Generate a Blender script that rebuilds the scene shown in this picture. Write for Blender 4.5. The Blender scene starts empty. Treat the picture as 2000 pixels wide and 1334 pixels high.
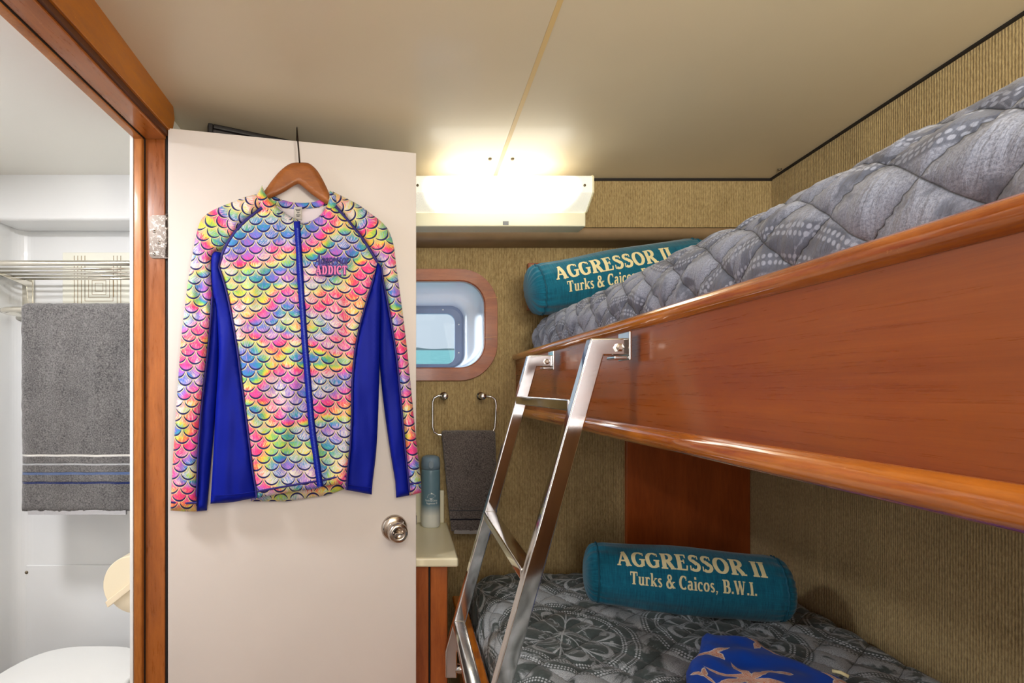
import bpy, bmesh, math, random
import numpy as np
from mathutils import Vector, Matrix, noise
from mathutils.geometry import delaunay_2d_cdt
random.seed(4)
C = bpy.context.scene.collection
SC = bpy.context.scene
# ------------------------------------------------------------------ camera, light, exposure
EYE = 1.33
cam_d = bpy.data.cameras.new('camera'); cam = bpy.data.objects.new('camera', cam_d); C.objects.link(cam)
cam.location = (0, 0, EYE); cam.rotation_euler = (math.pi/2, 0, 0)
cam_d.sensor_width = 36; cam_d.lens = 18; cam_d.shift_x = .105; cam_d.shift_y = .0465; cam_d.clip_start = .02; cam_d.clip_end = 6000
SC.camera = cam
SC.view_settings.view_transform = 'Standard'; SC.view_settings.look = 'None'; SC.view_settings.gamma = 1
SC.view_settings.exposure = 0.08
W = bpy.data.worlds.new('sky'); SC.world = W; W.use_nodes = True
_n = W.node_tree.nodes; _l = W.node_tree.links; _bg = _n['Background']; _bg.inputs[1].default_value = 1.0
_tc = _n.new('ShaderNodeTexCoord'); _sp = _n.new('ShaderNodeSeparateXYZ'); _rp = _n.new('ShaderNodeValToRGB')
_l.new(_tc.outputs['Generated'], _sp.inputs[0]); _l.new(_sp.outputs[2], _rp.inputs[0]); _l.new(_rp.outputs[0], _bg.inputs[0])
_e = _rp.color_ramp.elements; _e[0].position = 0.0; _e[0].color = (.60, .68, .76, 1); _e[1].position = .6; _e[1].color = (6, 6.8, 8, 1)
_q = _e.new(.22); _q.color = (.66, .74, .84, 1)
def area(name, loc, target, size, power, col, sy=None):
    d = bpy.data.lights.new(name, 'AREA'); d.energy = power; d.color = col; d.size = size
    if sy: d.shape = 'RECTANGLE'; d.size_y = sy
    o = bpy.data.objects.new(name, d); C.objects.link(o); o.location = loc
    o.rotation_euler = (Vector(target)-Vector(loc)).to_track_quat('-Z', 'Y').to_euler()
    return o
area('bathroom_ceiling_light', (-1.12, .84, 2.03), (-1.05, .95, 0), .18, 15.5, (1, .97, .96))
area('cabin_fill', (.05, -.35, 2.12), (.15, .8, .6), .5, 8, (1, .93, .84))  # added soft fill overhead, stands in for bounce from the cabin behind the camera
area('rear_fill', (.0, -1.1, 1.35), (.15, 1.5, 1.25), .55, 14, (1, .96, .93), 1.3)  # added unseen fill panel behind the camera, lifts bunks and door
_sd = bpy.data.lights.new('hazy_sun', 'SUN'); _sd.energy = 5.0; _sd.angle = math.radians(50); _sd.color = (.86, .92, 1)
_so = bpy.data.objects.new('hazy_sun', _sd); C.objects.link(_so); _so.rotation_euler = Vector((.84, -.54, -.02)).to_track_quat('-Z', 'Y').to_euler(); _so.location = (-4, 6, 3)
area('ceiling_fill', (.62, -.35, 1.70), (1.0, .7, 2.2), .5, 20, (1, .93, .78))  # added unseen fill aimed upward to brighten the right ceiling and wall

# ------------------------------------------------------------------ helpers
def lin(r, g=None, b=None):
    if g is None: r, g, b = r
    f = lambda c: ((c/255+.055)/1.055)**2.4 if c > 10.3 else c/255/12.92
    return (f(r), f(g), f(b), 1)
def P(px, py, Y): return Vector(((px-790)/1000*Y, Y, EYE+(760-py)/1000*Y))
def tag(o, label=None, cat=None, group=None, kind=None):
    if label: o['label'] = label
    if cat: o['category'] = cat
    if group: o['group'] = group
    if kind: o['kind'] = kind
    return o
def thing(name, label, cat, loc=(0, 0, 0), group=None, kind=None):
    o = bpy.data.objects.new(name, None); C.objects.link(o); o.location = loc; o.empty_display_size = .05
    return tag(o, label, cat, group, kind)
class MB:
    def __init__(s): s.v = []; s.f = []; s.uv = None
    def add(s, vs, fs):
        n = len(s.v); s.v += [Vector(v) for v in vs]; s.f += [tuple(i+n for i in f) for f in fs]; return s
    def box(s, x0, x1, y0, y1, z0, z1):
        return s.add([(x0,y0,z0),(x1,y0,z0),(x1,y1,z0),(x0,y1,z0),(x0,y0,z1),(x1,y0,z1),(x1,y1,z1),(x0,y1,z1)],
                     [(0,3,2,1),(4,5,6,7),(0,1,5,4),(1,2,6,5),(2,3,7,6),(3,0,4,7)])
    def prism(s, poly, d, flip=False):   # poly: 3D points, extruded by vector d
        n = len(poly); d = Vector(d); a = [Vector(p) for p in poly]
        fs = [tuple(range(n)), tuple(range(2*n-1, n-1, -1))] + [(i, i+n, (i+1) % n+n, (i+1) % n) for i in range(n)]
        return s.add(a+[p+d for p in a], fs)
    def tube(s, pts, r, n=12, cap=True):
        pts = [Vector(p) for p in pts]; rr = r if isinstance(r, (list, tuple)) else [r]*len(pts)
        vs = []; fs = []; prev = None
        for i, p in enumerate(pts):
            t = (pts[min(i+1, len(pts)-1)]-pts[max(i-1, 0)]).normalized()
            if prev is None:
                a = Vector((0, 0, 1)) if abs(t.z) < .9 else Vector((1, 0, 0)); u = t.cross(a).normalized()
            else: u = (prev-t*prev.dot(t)).normalized()
            prev = u; w = t.cross(u)
            for k in range(n):
                th = 2*math.pi*k/n; vs.append(p+rr[i]*(math.cos(th)*u+math.sin(th)*w))
        for i in range(len(pts)-1):
            for k in range(n): fs.append((i*n+k, i*n+(k+1) % n, (i+1)*n+(k+1) % n, (i+1)*n+k))
        if cap: fs.append(tuple(range(n-1, -1, -1))); fs.append(tuple((len(pts)-1)*n+k for k in range(n)))
        return s.add(vs, fs)
    def lathe(s, prof, o, axis, n=32):   # prof: (along, radius)
        o = Vector(o); axis = Vector(axis).normalized(); a = Vector((0, 0, 1)) if abs(axis.z) < .9 else Vector((1, 0, 0))
        u = axis.cross(a).normalized(); w = axis.cross(u); vs = []; fs = []
        for (h, r) in prof:
            for k in range(n):
                th = 2*math.pi*k/n; vs.append(o+axis*h+r*(math.cos(th)*u+math.sin(th)*w))
        m = len(prof)
        for i in range(m-1):
            for k in range(n): fs.append((i*n+k, (i+1)*n+k, (i+1)*n+(k+1) % n, i*n+(k+1) % n))
        fs.append(tuple(range(n))); fs.append(tuple((m-1)*n+k for k in range(n-1, -1, -1)))
        return s.add(vs, fs)
    def build(s, name, mat, parent=None, smooth=False, bevel=0, seg=2, uv=None, attr=None, recalc=True, autosm=None):
        me = bpy.data.meshes.new(name); me.from_pydata([tuple(v) for v in s.v], [], s.f)
        if recalc:
            bm = bmesh.new(); bm.from_mesh(me); bmesh.ops.recalc_face_normals(bm, faces=bm.faces); bm.to_mesh(me); bm.free()
        me.materials.append(mat)
        if uv is not None:
            at = me.attributes.new('puv', 'FLOAT_VECTOR', 'POINT')
            at.data.foreach_set('vector', np.array([(a[0], a[1], a[2] if len(a) > 2 else 0) for a in uv], dtype=np.float32).ravel())
        if smooth: me.polygons.foreach_set('use_smooth', [True]*len(me.polygons))
        o = bpy.data.objects.new(name, me); C.objects.link(o)
        if parent: 
            o.parent = parent
            me.transform(Matrix.Translation(-world_loc(parent)))
        if bevel:
            b = o.modifiers.new('bevel', 'BEVEL'); b.width = bevel; b.segments = seg; b.limit_method = 'ANGLE'; b.angle_limit = math.radians(35)
            b.harden_normals = False
            if not smooth:
                me.polygons.foreach_set('use_smooth', [True]*len(me.polygons)); 
                w = o.modifiers.new('wn', 'WEIGHTED_NORMAL'); w.keep_sharp = True
        me.update()
        return o
def world_loc(o):
    v = Vector(o.location)
    while o.parent: o = o.parent; v += Vector(o.location)
    return v
def struct(name, mb, mat, label, cat, **k):
    return tag(mb.build(name, mat, None, **k), label, cat, None, 'structure')
def rrect(x0, x1, z0, z1, r, n=8):
    out = []
    for cx, cz, a0 in ((x1-r, z1-r, 0), (x0+r, z1-r, 90), (x0+r, z0+r, 180), (x1-r, z0+r, 270)):
        for k in range(n+1):
            a = math.radians(a0+90*k/n); out.append((cx+r*math.cos(a), cz+r*math.sin(a)))
    return out

# ------------------------------------------------------------------ node helper
class NT:
    def __init__(s, name):
        s.m = bpy.data.materials.new(name); s.m.use_nodes = True; s.t = s.m.node_tree; s.n = s.t.nodes; s.l = s.t.links
        s.bsdf = s.n['Principled BSDF']
    def new(s, ty, **k):
        x = s.n.new(ty)
        for a, b in k.items(): setattr(x, a, b)
        return x
    def put(s, sock, v):
        if hasattr(v, 'is_output') or isinstance(v, bpy.types.NodeSocket): s.l.new(v, sock)
        elif v is not None: sock.default_value = v
    def m_(s, op, *a):
        x = s.new('ShaderNodeMath', operation=op)
        for i, v in enumerate(a): s.put(x.inputs[i], v)
        return x.outputs[0]
    def add(s, a, b): return s.m_('ADD', a, b)
    def sub(s, a, b): return s.m_('SUBTRACT', a, b)
    def mul(s, a, b): return s.m_('MULTIPLY', a, b)
    def div(s, a, b): return s.m_('DIVIDE', a, b)
    def step(s, a, b, w):  # 1 when a < b, soft width w
        x = s.new('ShaderNodeMapRange', interpolation_type='SMOOTHSTEP'); s.put(x.inputs[0], a)
        if isinstance(b, (int, float)): x.inputs[1].default_value = b-w; x.inputs[2].default_value = b+w
        else: s.put(x.inputs[1], s.sub(b, w)); s.put(x.inputs[2], s.add(b, w))
        x.inputs[3].default_value = 1; x.inputs[4].default_value = 0
        return x.outputs[0]
    def rng(s, a, lo, hi, o0=0., o1=1.):
        x = s.new('ShaderNodeMapRange'); s.put(x.inputs[0], a)
        for i, v in enumerate((lo, hi, o0, o1)): s.put(x.inputs[1+i], v)
        return x.outputs[0]
    def mix(s, f, a, b, blend='MIX'):
        x = s.new('ShaderNodeMix', data_type='RGBA', blend_type=blend); s.put(x.inputs[0], f); s.put(x.inputs[6], a); s.put(x.inputs[7], b)
        return x.outputs[2]
    def sep(s, v):
        x = s.new('ShaderNodeSeparateXYZ'); s.put(x.inputs[0], v); return x.outputs
    def comb(s, a, b, c=0.):
        x = s.new('ShaderNodeCombineXYZ')
        for i, v in enumerate((a, b, c)): s.put(x.inputs[i], v)
        return x.outputs[0]
    def pos(s): return s.new('ShaderNodeNewGeometry').outputs['Position']
    def obj(s): return s.new('ShaderNodeTexCoord').outputs['Object']
    def attr(s, n='puv'): return s.new('ShaderNodeAttribute', attribute_name=n).outputs['Vector']
    def map(s, v, sc=(1, 1, 1), rot=(0, 0, 0), loc=(0, 0, 0)):
        x = s.new('ShaderNodeMapping'); s.put(x.inputs[0], v); x.inputs['Scale'].default_value = sc; x.inputs['Rotation'].default_value = rot; x.inputs['Location'].default_value = loc
        return x.outputs[0]
    def noise(s, v, scale=5, detail=3, rough=.55, dist=0):
        x = s.new('ShaderNodeTexNoise'); s.put(x.inputs['Vector'], v); x.inputs['Scale'].default_value = scale; x.inputs['Detail'].default_value = detail
        x.inputs['Roughness'].default_value = rough; x.inputs['Distortion'].default_value = dist
        return x.outputs['Fac']
    def white(s, v):
        x = s.new('ShaderNodeTexWhiteNoise', noise_dimensions='3D'); s.put(x.inputs['Vector'], v); return x.outputs['Value']
    def ramp(s, f, stops, interp='LINEAR'):
        x = s.new('ShaderNodeValToRGB'); s.put(x.inputs[0], f); e = x.color_ramp; e.interpolation = interp
        while len(e.elements) > 1: e.elements.remove(e.elements[-1])
        e.elements[0].position = stops[0][0]; e.elements[0].color = stops[0][1]
        for p, c in stops[1:]: q = e.elements.new(p); q.color = c
        return x.outputs[0]
    def bump(s, h, strength=.3, dist=.002):
        x = s.new('ShaderNodeBump'); s.put(x.inputs['Height'], h); x.inputs['Strength'].default_value = strength; x.inputs['Distance'].default_value = dist
        s.l.new(x.outputs[0], s.bsdf.inputs['Normal'])
    def set(s, col=None, rough=None, metal=None, coat=None, spec=None, sheen=None, coatr=None):
        b = s.bsdf.inputs
        s.put(b['Base Color'], col); s.put(b['Roughness'], rough); s.put(b['Metallic'], metal)
        s.put(b['Coat Weight'], coat); s.put(b['Specular IOR Level'], spec); s.put(b['Sheen Weight'], sheen); s.put(b['Coat Roughness'], coatr)
        return s.m
def plain(name, col, rough=.5, metal=0, coat=0, spec=.5, bump=None, var=0, vscale=6):
    t = NT(name); c = lin(col)
    if var:
        n = t.noise(t.pos(), vscale, 4); c = t.mix(t.rng(n, .35, .65), tuple(x*(1-var) for x in c[:3])+(1,), tuple(min(1, x*(1+var)) for x in c[:3])+(1,))
    t.set(c, rough, metal, coat, spec)
    if bump: t.bump(t.noise(t.pos(), bump[0], 4), bump[1], bump[2])
    return t.m
def wood(name, dark, light, sc=(1, 1, 1), rough=.3, coat=.6, wear=None, grain=38, bump=.06, coatr=.12):
    t = NT(name); p = t.map(t.pos(), sc)
    a = t.noise(p, 4, 3, .5, .4); g = t.noise(p, grain, 5, .7, .2)
    f = t.add(t.mul(a, .7), t.mul(g, .55)); c = t.mix(t.rng(f, .42, .82), lin(dark), lin(light))
    if wear:
        w = t.noise(t.pos(), 22, 6, .75); c = t.mix(t.mul(t.rng(w, .66, .74), .6), c, lin(wear))
    t.set(c, t.rng(g, .3, .7, rough*.8, rough*1.3), 0, coat, .4, None, coatr); t.bump(g, bump, .002)
    return t.m
M = {}
M['board'] = wood('bunk_veneer', (120, 55, 3), (150, 76, 12), (6, .16, 6), .3, .42, None, 40, .02, .16)
M['board_x'] = wood('panel_veneer', (122, 50, 14), (168, 80, 30), (3, 3, .4), .35, .4, None, 30)
M['rail'] = wood('varnished_rail', (128, 58, 12), (205, 122, 36), (3.2, .6, 3.2), .15, 1, (226, 150, 70), 14, .05, .06)
M['jamb'] = wood('jamb_wood', (124, 64, 22), (176, 102, 44), (4, 4, .5), .3, .6, (226, 168, 110), 34)
M['beam'] = wood('beam_wood', (150, 84, 10), (190, 116, 26), (2.5, .8, 2.5), .35, .4, (215, 150, 50), 30)
M['header'] = wood('header_wood', (140, 76, 26), (186, 110, 46), (4, .5, 4), .3, .6, (226, 168, 110), 34)
M['stop'] = wood('stop_wood', (146, 82, 30), (192, 122, 54), (4, 4, .6), .35, .4, (225, 180, 110), 40)
M['hanger'] = wood('hanger_wood', (128, 72, 30), (164, 98, 46), (3, 12, 12), .5, .1, None, 20)
M['cabinet'] = wood('cabinet_wood', (126, 60, 22), (176, 98, 44), (3, 3, .5), .35, .4, None, 26)
M['frame'] = wood('window_frame_wood', (128, 66, 42), (176, 104, 66), (1.2, 3, 6), .35, .5, None, 20)
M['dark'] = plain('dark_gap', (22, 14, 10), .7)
M['black'] = plain('black_plastic', (16, 9, 9), .5)
M['ceiling'] = plain('ceiling_laminate', (208, 194, 166), .33, 0, .15, .4, (30, .03, .002), .03, 2.0)
M['ceilstrip'] = plain('ceiling_batten', (206, 176, 118), .45)
M['door'] = plain('door_paint', (220, 213, 208), .42, 0, .1, .4, (26, .03, .002), .025, 3)
M['white'] = plain('white_gelcoat', (236, 238, 238), .25, 0, .3, .5, None, .015, 3)
M['bathwall'] = plain('bathroom_moulding', (232, 234, 236), .3, 0, .2, .5, None, .015, 3)
M['bathceil'] = plain('bathroom_ceiling', (238, 237, 230), .55, 0, 0, .3, (150, .05, .001))
M['trim'] = plain('white_trim', (235, 236, 236), .4)
M['cream'] = plain('cream_counter', (232, 226, 196), .35, 0, .2)
M['creamplastic'] = plain('cream_plastic', (243, 226, 196), .4)
M['chrome'] = plain('polished_steel', (206, 206, 206), .09, 1, 0, .5, (9, .02, .004), .04, 30)
M['nickel'] = plain('satin_nickel', (196, 186, 176), .24, 1)
M['steel'] = plain('rack_steel', (222, 218, 206), .16, 1)
M['wire'] = plain('hanger_wire', (50, 40, 34), .4, .8)
M['screw'] = plain('screw_head', (120, 108, 90), .4, .7)
M['sea'] = None
def hinge_mat():
    t = NT('worn_hinge'); n = t.noise(t.pos(), 95, 6, .8); f = t.rng(n, .53, .60)
    return t.set(t.mix(f, lin(92, 84, 78), lin(222, 214, 206)), t.rng(f, 0, 1, .35, .6), t.rng(f, 0, 1, .8, .1))
M['hinge'] = hinge_mat()
def fabric_wall(name, c1, c2, axis):   # ribbed carpet liner
    t = NT(name); p = t.pos(); s = t.sep(p)
    u = s[axis]; rib = t.m_('SINE', t.mul(t.add(u, t.mul(t.noise(p, 60, 2), .0015)), 2*math.pi/.0062))
    n = t.noise(t.map(p, (1, 1, .35)), 210, 3, .7); n2 = t.noise(p, 7, 4, .6)
    f = t.add(t.add(t.mul(rib, .10), t.mul(n, .9)), t.mul(n2, .25))
    t.set(t.mix(t.rng(f, .3, .85), lin(c1), lin(c2)), .95, 0, 0, .1, .2)
    t.bump(t.add(t.mul(rib, .4), t.mul(n, 1.6)), .6, .002)
    return t.m
M['wallx'] = fabric_wall('ribbed_wall_liner', (126, 104, 66), (200, 178, 130), 0)
M['wally'] = fabric_wall('ribbed_side_liner', (126, 104, 66), (200, 178, 130), 1)
M['vinyl'] = plain('soffit_vinyl', (142, 118, 88), .5, 0, 0, .4, (300, .2, .001), .08, 20)
def terry(name, c1, c2, stripes=()):
    t = NT(name); p = t.obj(); n = t.noise(p, 240, 3, .7); n2 = t.noise(p, 9, 4, .6)
    f = t.add(t.mul(n, 1.0), t.mul(n2, .25)); c = t.mix(t.rng(f, .42, .80), lin(c1), lin(c2))
    z = t.add(t.sep(t.attr())[1], t.mul(t.sub(t.noise(p, 10, 2), .5), .006))
    b = t.mul(n, 1.)
    for (z0, w, col) in stripes:
        k = t.step(t.m_('ABSOLUTE', t.sub(z, z0)), w, .0008); c = t.mix(k, c, lin(col)); b = t.sub(b, t.mul(k, .6))
    t.set(c, .98, 0, 0, .05, .35); t.bump(b, 1.0, .0035)
    return t.m
def teal_fabric():
    t = NT('teal_slub_fabric'); p = t.attr()
    a = t.noise(t.map(p, (260, 16, 1)), 1, 3, .7); b = t.noise(t.map(p, (20, 300, 1)), 1, 3, .7)
    f = t.add(t.mul(a, .7), t.mul(b, .3))
    t.set(t.mix(t.rng(f, .38, .66), lin(2, 82, 110), lin(14, 116, 142)), .8, 0, 0, .2, .25); t.bump(f, .35, .0015)
    return t.m
M['teal'] = teal_fabric()
M['print'] = plain('cream_print', (232, 222, 172), .75)
def bedspread(name, pale=0., D=.078, ang=38., asp=1.):
    t = NT(name); p = t.attr(); wob = t.sub(t.noise(p, 6, 2), .5)
    s = t.sep(p); x = t.add(s[0], t.mul(wob, .03)); y = t.add(s[1], t.mul(wob, .03))
    PX, PY = .43, .40
    row = t.m_('FLOOR', t.div(y, PY)); xo = t.add(x, t.mul(t.m_('FLOORED_MODULO', row, 2.), PX/2))
    cx = t.sub(t.m_('FLOORED_MODULO', xo, PX), PX/2); cy = t.sub(t.m_('FLOORED_MODULO', y, PY), PY/2)
    r = t.m_('SQRT', t.add(t.mul(cx, cx), t.mul(cy, cy))); th = t.m_('ARCTAN2', cy, cx)
    def band(v, c, w, so=.0012): return t.step(t.m_('ABSOLUTE', t.sub(v, c)), w, so)
    petal = t.m_('ABSOLUTE', t.m_('COSINE', t.mul(th, 4.)))
    edge = t.mul(t.add(.30, t.mul(t.m_('POWER', petal, .4), .70)), .135)   # scalloped petal outline
    line = t.mul(band(r, edge, .0075, .002), t.step(r, .146, .002))
    spoke = t.mul(t.step(t.mul(petal, r), .008, .003), t.step(r, .142, .006))
    solid = t.m_('MAXIMUM', line, spoke)
    def dots(c, n):
        u = t.sub(t.m_('FRACT', t.mul(th, n/(2*math.pi))), .5); a = t.mul(u, 2*math.pi*c/n); b = t.sub(r, c)
        return t.step(t.m_('SQRT', t.add(t.mul(a, a), t.mul(b, b))), .0026, .0007)
    mx_ = lambda *a: a[0] if len(a) == 1 else t.m_('MAXIMUM', a[0], mx_(*a[1:]))
    rings = mx_(dots(.153, 128), dots(.161, 132), dots(.186, 150), dots(.194, 156))
    gr = t.noise(p, 420, 2, .8); grainy = t.rng(gr, .36, .60); mott = t.rng(t.noise(p, 40, 5, .8), .44, .62)
    outside = t.step(t.mul(r, -1.), -.200, .003)
    sw = t.noise(p, 6.5, 4, .6, 1.6); swirl = t.step(t.m_('ABSOLUTE', t.sub(sw, .5)), .014, .006)
    out2 = t.mul(outside, t.rng(sw, .40, .47))
    pale_f = t.m_('MINIMUM', t.add(t.mul(mx_(solid, out2, t.mul(swirl, .7)), t.add(.30, t.mul(grainy, .70))), rings), 1.)
    dkc, ltc = ((60, 70, 70), (192, 199, 206)) if not pale else ((84, 90, 106), (158, 166, 186))
    base = t.mix(t.mul(mott, .55), lin(dkc), lin(tuple(int(v*1.3) for v in dkc)))
    c = t.mix(t.mul(pale_f, .85 if not pale else .75), base, lin(ltc))
    # stitched quilting lines
    co, si = math.cos(math.radians(ang)), math.sin(math.radians(ang))
    qa = t.m_('ABSOLUTE', t.m_('SINE', t.mul(t.add(t.mul(s[0], co*asp), t.mul(s[1], si)), math.pi/D)))
    qb = t.m_('ABSOLUTE', t.m_('SINE', t.mul(t.sub(t.mul(s[0], si*asp), t.mul(s[1], co)), math.pi/D)))
    qm = t.m_('MINIMUM', qa, qb); stitch = t.step(qm, .035, .02); c = t.mix(t.mul(stitch, .55), c, lin(36, 42, 46))
    t.set(c, .62, 0, 0, .35, .15)
    puff = t.m_('POWER', t.add(qm, .0005), .35)
    if pale: wr = t.noise(t.comb(t.add(t.mul(s[0], 46.), t.mul(s[1], 16.)), t.mul(s[1], 7.), 0.), 1., 4, .6)
    else: wr = t.noise(p, 26, 4, .6)
    t.bump(t.add(t.add(t.mul(wr, .9 if pale else .5), t.mul(puff, 1.1 if pale else .9)), t.mul(gr, .06)), .8, .012 if pale else .008)
    return t.m
M['quilt'] = bedspread('quilted_bedspread'); M['quilt_up'] = bedspread('quilted_bedspread_upper', 1, .060, 45., .85)

# ---- jacket scale print
def scale_print():
    t = NT('mermaid_scale_print'); p = t.attr(); s = t.sep(p)
    wx = t.mul(t.sub(t.noise(p, 6, 1), .5), .006)
    x = t.add(s[0], wx); y = t.add(s[1], wx); WW, S = .0455, .0205; R = S*1.0
    v = t.div(y, S); k = t.m_('FLOOR', v); f = t.sub(v, k)
    def near(kk):
        par = t.mul(t.m_('FLOORED_MODULO', kk, 2.), .5); xx = t.add(t.div(x, WW), par); i = t.m_('ROUND', xx)
        return t.mul(t.sub(xx, i), WW), t.sub(i, par)
    dx, i0 = near(k); dy = t.mul(f, S); d = t.m_('SQRT', t.add(t.mul(dx, dx), t.mul(dy, dy)))
    k1 = t.add(k, 1.); dx1, i1 = near(k1); inn = t.step(d, R, .0003)
    ix = t.add(t.mul(inn, i0), t.mul(t.sub(1., inn), i1)); iy = t.add(t.mul(inn, k), t.mul(t.sub(1., inn), k1))
    h = t.white(t.comb(t.mul(ix, 1.37), t.mul(iy, .731), 3.)); h2 = t.white(t.comb(t.mul(ix, 2.17), t.mul(iy, 1.31), 9.))
    ddx = t.add(t.mul(inn, dx), t.mul(t.sub(1., inn), dx1)); ddy = t.add(t.mul(inn, dy), t.mul(t.sub(1., inn), t.sub(dy, S)))
    # brush streaks, every scale its own slant
    sl = t.mul(t.sub(h2, .5), 2.2); st = t.add(ddx, t.mul(ddy, sl)); al = t.sub(ddy, t.mul(ddx, sl))
    streak = t.noise(t.comb(t.mul(st, 520.), t.mul(al, 60.), t.mul(h, 40.)), 1, 3, .7)
    big = t.noise(t.map(p, (.8, 1.3, 1)), 4.6, 1.5, .5, .5); big2 = t.noise(t.map(p, (1, 1, 1), (0, 0, 0), (3.1, 7.7, 0)), 9, 2, .5, .4)
    hue = t.m_('FRACT', t.add(t.add(t.mul(big, 4.2), t.mul(t.sub(h, .5), .12)), t.mul(t.sub(streak, .5), .70)))
    stops = [(0, lin(236, 70, 156)), (.14, lin(236, 50, 110)), (.24, lin(244, 130, 80)), (.33, lin(238, 216, 70)), (.44, lin(150, 206, 84)),
             (.56, lin(44, 160, 160)), (.70, lin(62, 120, 212)), (.85, lin(166, 104, 204)), (1., lin(236, 70, 156))]
    vivid = t.ramp(hue, stops)
    pal = t.ramp(t.m_('FRACT', t.add(t.add(hue, t.mul(streak, .5)), .2)), [(0, lin(246, 214, 228)), (.25, lin(246, 238, 214)), (.5, lin(222, 240, 214)), (.75, lin(214, 222, 246)), (1, lin(246, 214, 228))])
    wht = t.rng(t.add(t.add(t.mul(big2, 1.1), t.mul(t.sub(streak, .5), 1.3)), t.mul(t.sub(h2, .5), .22)), .52, .82)
    fill = t.mix(t.mul(wht, .85), vivid, pal)
    soft = t.ramp(t.m_('FRACT', t.add(t.mul(big, 4.2), .90)), stops)
    outc = t.mix(.35, soft, lin(206, 130, 196))
    near_edge = t.step(t.sub(d, R), .005, .003)
    edgeb = t.step(t.sub(d, R), .006, .005); c = t.mix(t.mul(t.mul(t.sub(1., inn), edgeb), .75), fill, outc)
    glow = t.mul(t.step(t.m_('ABSOLUTE', t.sub(t.sub(d, R), .0009)), .0009, .0004), 1.)
    c = t.mix(t.mul(glow, .9), c, t.mix(big2, lin(250, 214, 130), lin(222, 235, 150)))
    th = t.mul(t.m_('POWER', f, .9), .0066)
    dark = t.mul(inn, t.step(t.sub(R, d), th, .0003)); dark = t.mul(dark, t.step(-1. if False else t.mul(f, -1.), -.14, .05))
    c = t.mix(dark, c, lin(26, 24, 92))
    t.set(c, .62, 0, 0, .3, .1); t.bump(t.noise(p, 14, 2), .2, .004)
    return t.m
M['scales'] = scale_print()
M['blue'] = plain('royal_blue_lycra', (5, 24, 142), .55, 0, 0, .15, (10, .3, .01))
M['navy'] = plain('navy_stitching', (32, 22, 112), .65)
M['lining'] = plain('white_lining', (214, 206, 214), .7)
M['pinkprint'] = plain('pink_print', (240, 120, 178), .6)
M['navyprint'] = plain('navy_print', (48, 34, 120), .6)

# ------------------------------------------------------------------ setting
def ceil_z(Y): return EYE+.857-.06*Y
YW, YU = 1.95, 1.82; XR = 1.305; XL = -.66; YB = -1.15
SZ = 1.873                                        # underside of the soffit
# far wall with the porthole cut out
WX0, WX1, WZ0, WZ1 = -.26, .302, 1.412, 1.738
def plate_hole(mb, X0, X1, Z0, Z1, hole, y0, y1):
    n = len(hole); q = n//4; outer = []
    cor = [(X1, Z1), (X0, Z1), (X0, Z0), (X1, Z0)]
    for i in range(n): outer.append(cor[i//q])
    vs = [(a, y0, b) for a, b in hole]+[(a, y1, b) for a, b in hole]+[(a, y0, b) for a, b in cor]+[(a, y1, b) for a, b in cor]
    fs = []
    for i in range(n):
        j = (i+1) % n; a, b = i//q, j//q
        fs.append((i, i+n, j+n, j))
        if a == b: fs.append((i, j, 2*n+a)); fs.append((i+n, 2*n+4+a, j+n))
        else: fs.append((i, j, 2*n+b, 2*n+a)); fs.append((i+n, 2*n+4+a, 2*n+4+b, j+n))
    for a in range(4):
        b = (a+1) % 4; fs.append((2*n+a, 2*n+b, 2*n+4+b, 2*n+4+a))
    mb.add(vs, fs)
hole = rrect(WX0-.012, WX1+.012, WZ0-.012, WZ1+.012, .10)
m = MB(); plate_hole(m, XL-.08, XR+.05, -.0, 2.2, hole, YW, YW+.03)
far = struct('wall_far', m, M['wallx'], 'tan ribbed fabric wall around the porthole window', 'wall')
m = MB()
prof = [(YU, ceil_z(YU)+.03), (YU, 1.905)]+[(YU+.03-.03*math.cos(a), 1.903-.03*math.sin(a)) for a in (0, .3, .6, .9, 1.2, 1.57)]+[(YW, SZ), (YW, ceil_z(YU)+.03)]
m.prism([(XL-.05, y, z) for y, z in prof[:2]+prof[-1:]] if False else [(XL-.05, y, z) for y, z in [(YU, 2.12), (YU, 1.905), (YW-.001, 1.905), (YW-.001, 2.12)]], (XR-XL+.05, 0, 0))
sof = struct('wall_far_upper', m, M['wallx'], 'tan ribbed fabric wall strip above the padded ledge, behind the light', 'wall')
m = MB(); pr = [(YW-.002, 1.905), (YU+.004, 1.905)]+[(YU+.026-.034*math.cos(a), 1.893-.028*math.sin(a)) for a in [x*.13 for x in range(-2, 13)]]+[(YW-.002, SZ-.006)]
m.prism([(XL-.05, y, z) for y, z in pr], (XR-XL+.05, 0, 0))
struct('trim_1', m, M['vinyl'], 'brown vinyl padded ledge running along the far wall above the porthole', 'ledge', smooth=False, bevel=.003)
m = MB(); m.box(XR, XR+.05, YB, YW, 0, 2.3)
struct('wall_right', m, M['wally'], 'tan ribbed fabric wall beside both bunks on the right', 'wall')
m = MB(); m.box(XL-.07, XL, 1.402, YW, 0, 2.3); m.box(XL-.07, XL, YB, .66, 0, 2.3); m.box(XL-.07, XL, .66, 1.402, 2.06, 2.3)
struct('wall_left', m, M['bathceil'], 'wall between cabin and bathroom holding the doorway', 'wall')
m = MB(); m.box(-1.5, XR+.05, YB-.05, YB, 0, 2.3)
struct('wall_back', m, wood('back_wall_panelling', (96, 60, 34), (168, 124, 84), (3, 3, .4), .5, .1), 'plain wall behind the viewer', 'wall')
m = MB(); m.box(-1.5, XR+.05, YB, YW+.03, -.05, 0)
struct('floor', m, plain('cabin_floor', (120, 84, 54), .4, var=.1), 'brown cabin floor', 'floor')
m = MB()   # two ceiling sheets meet at the batten
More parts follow.
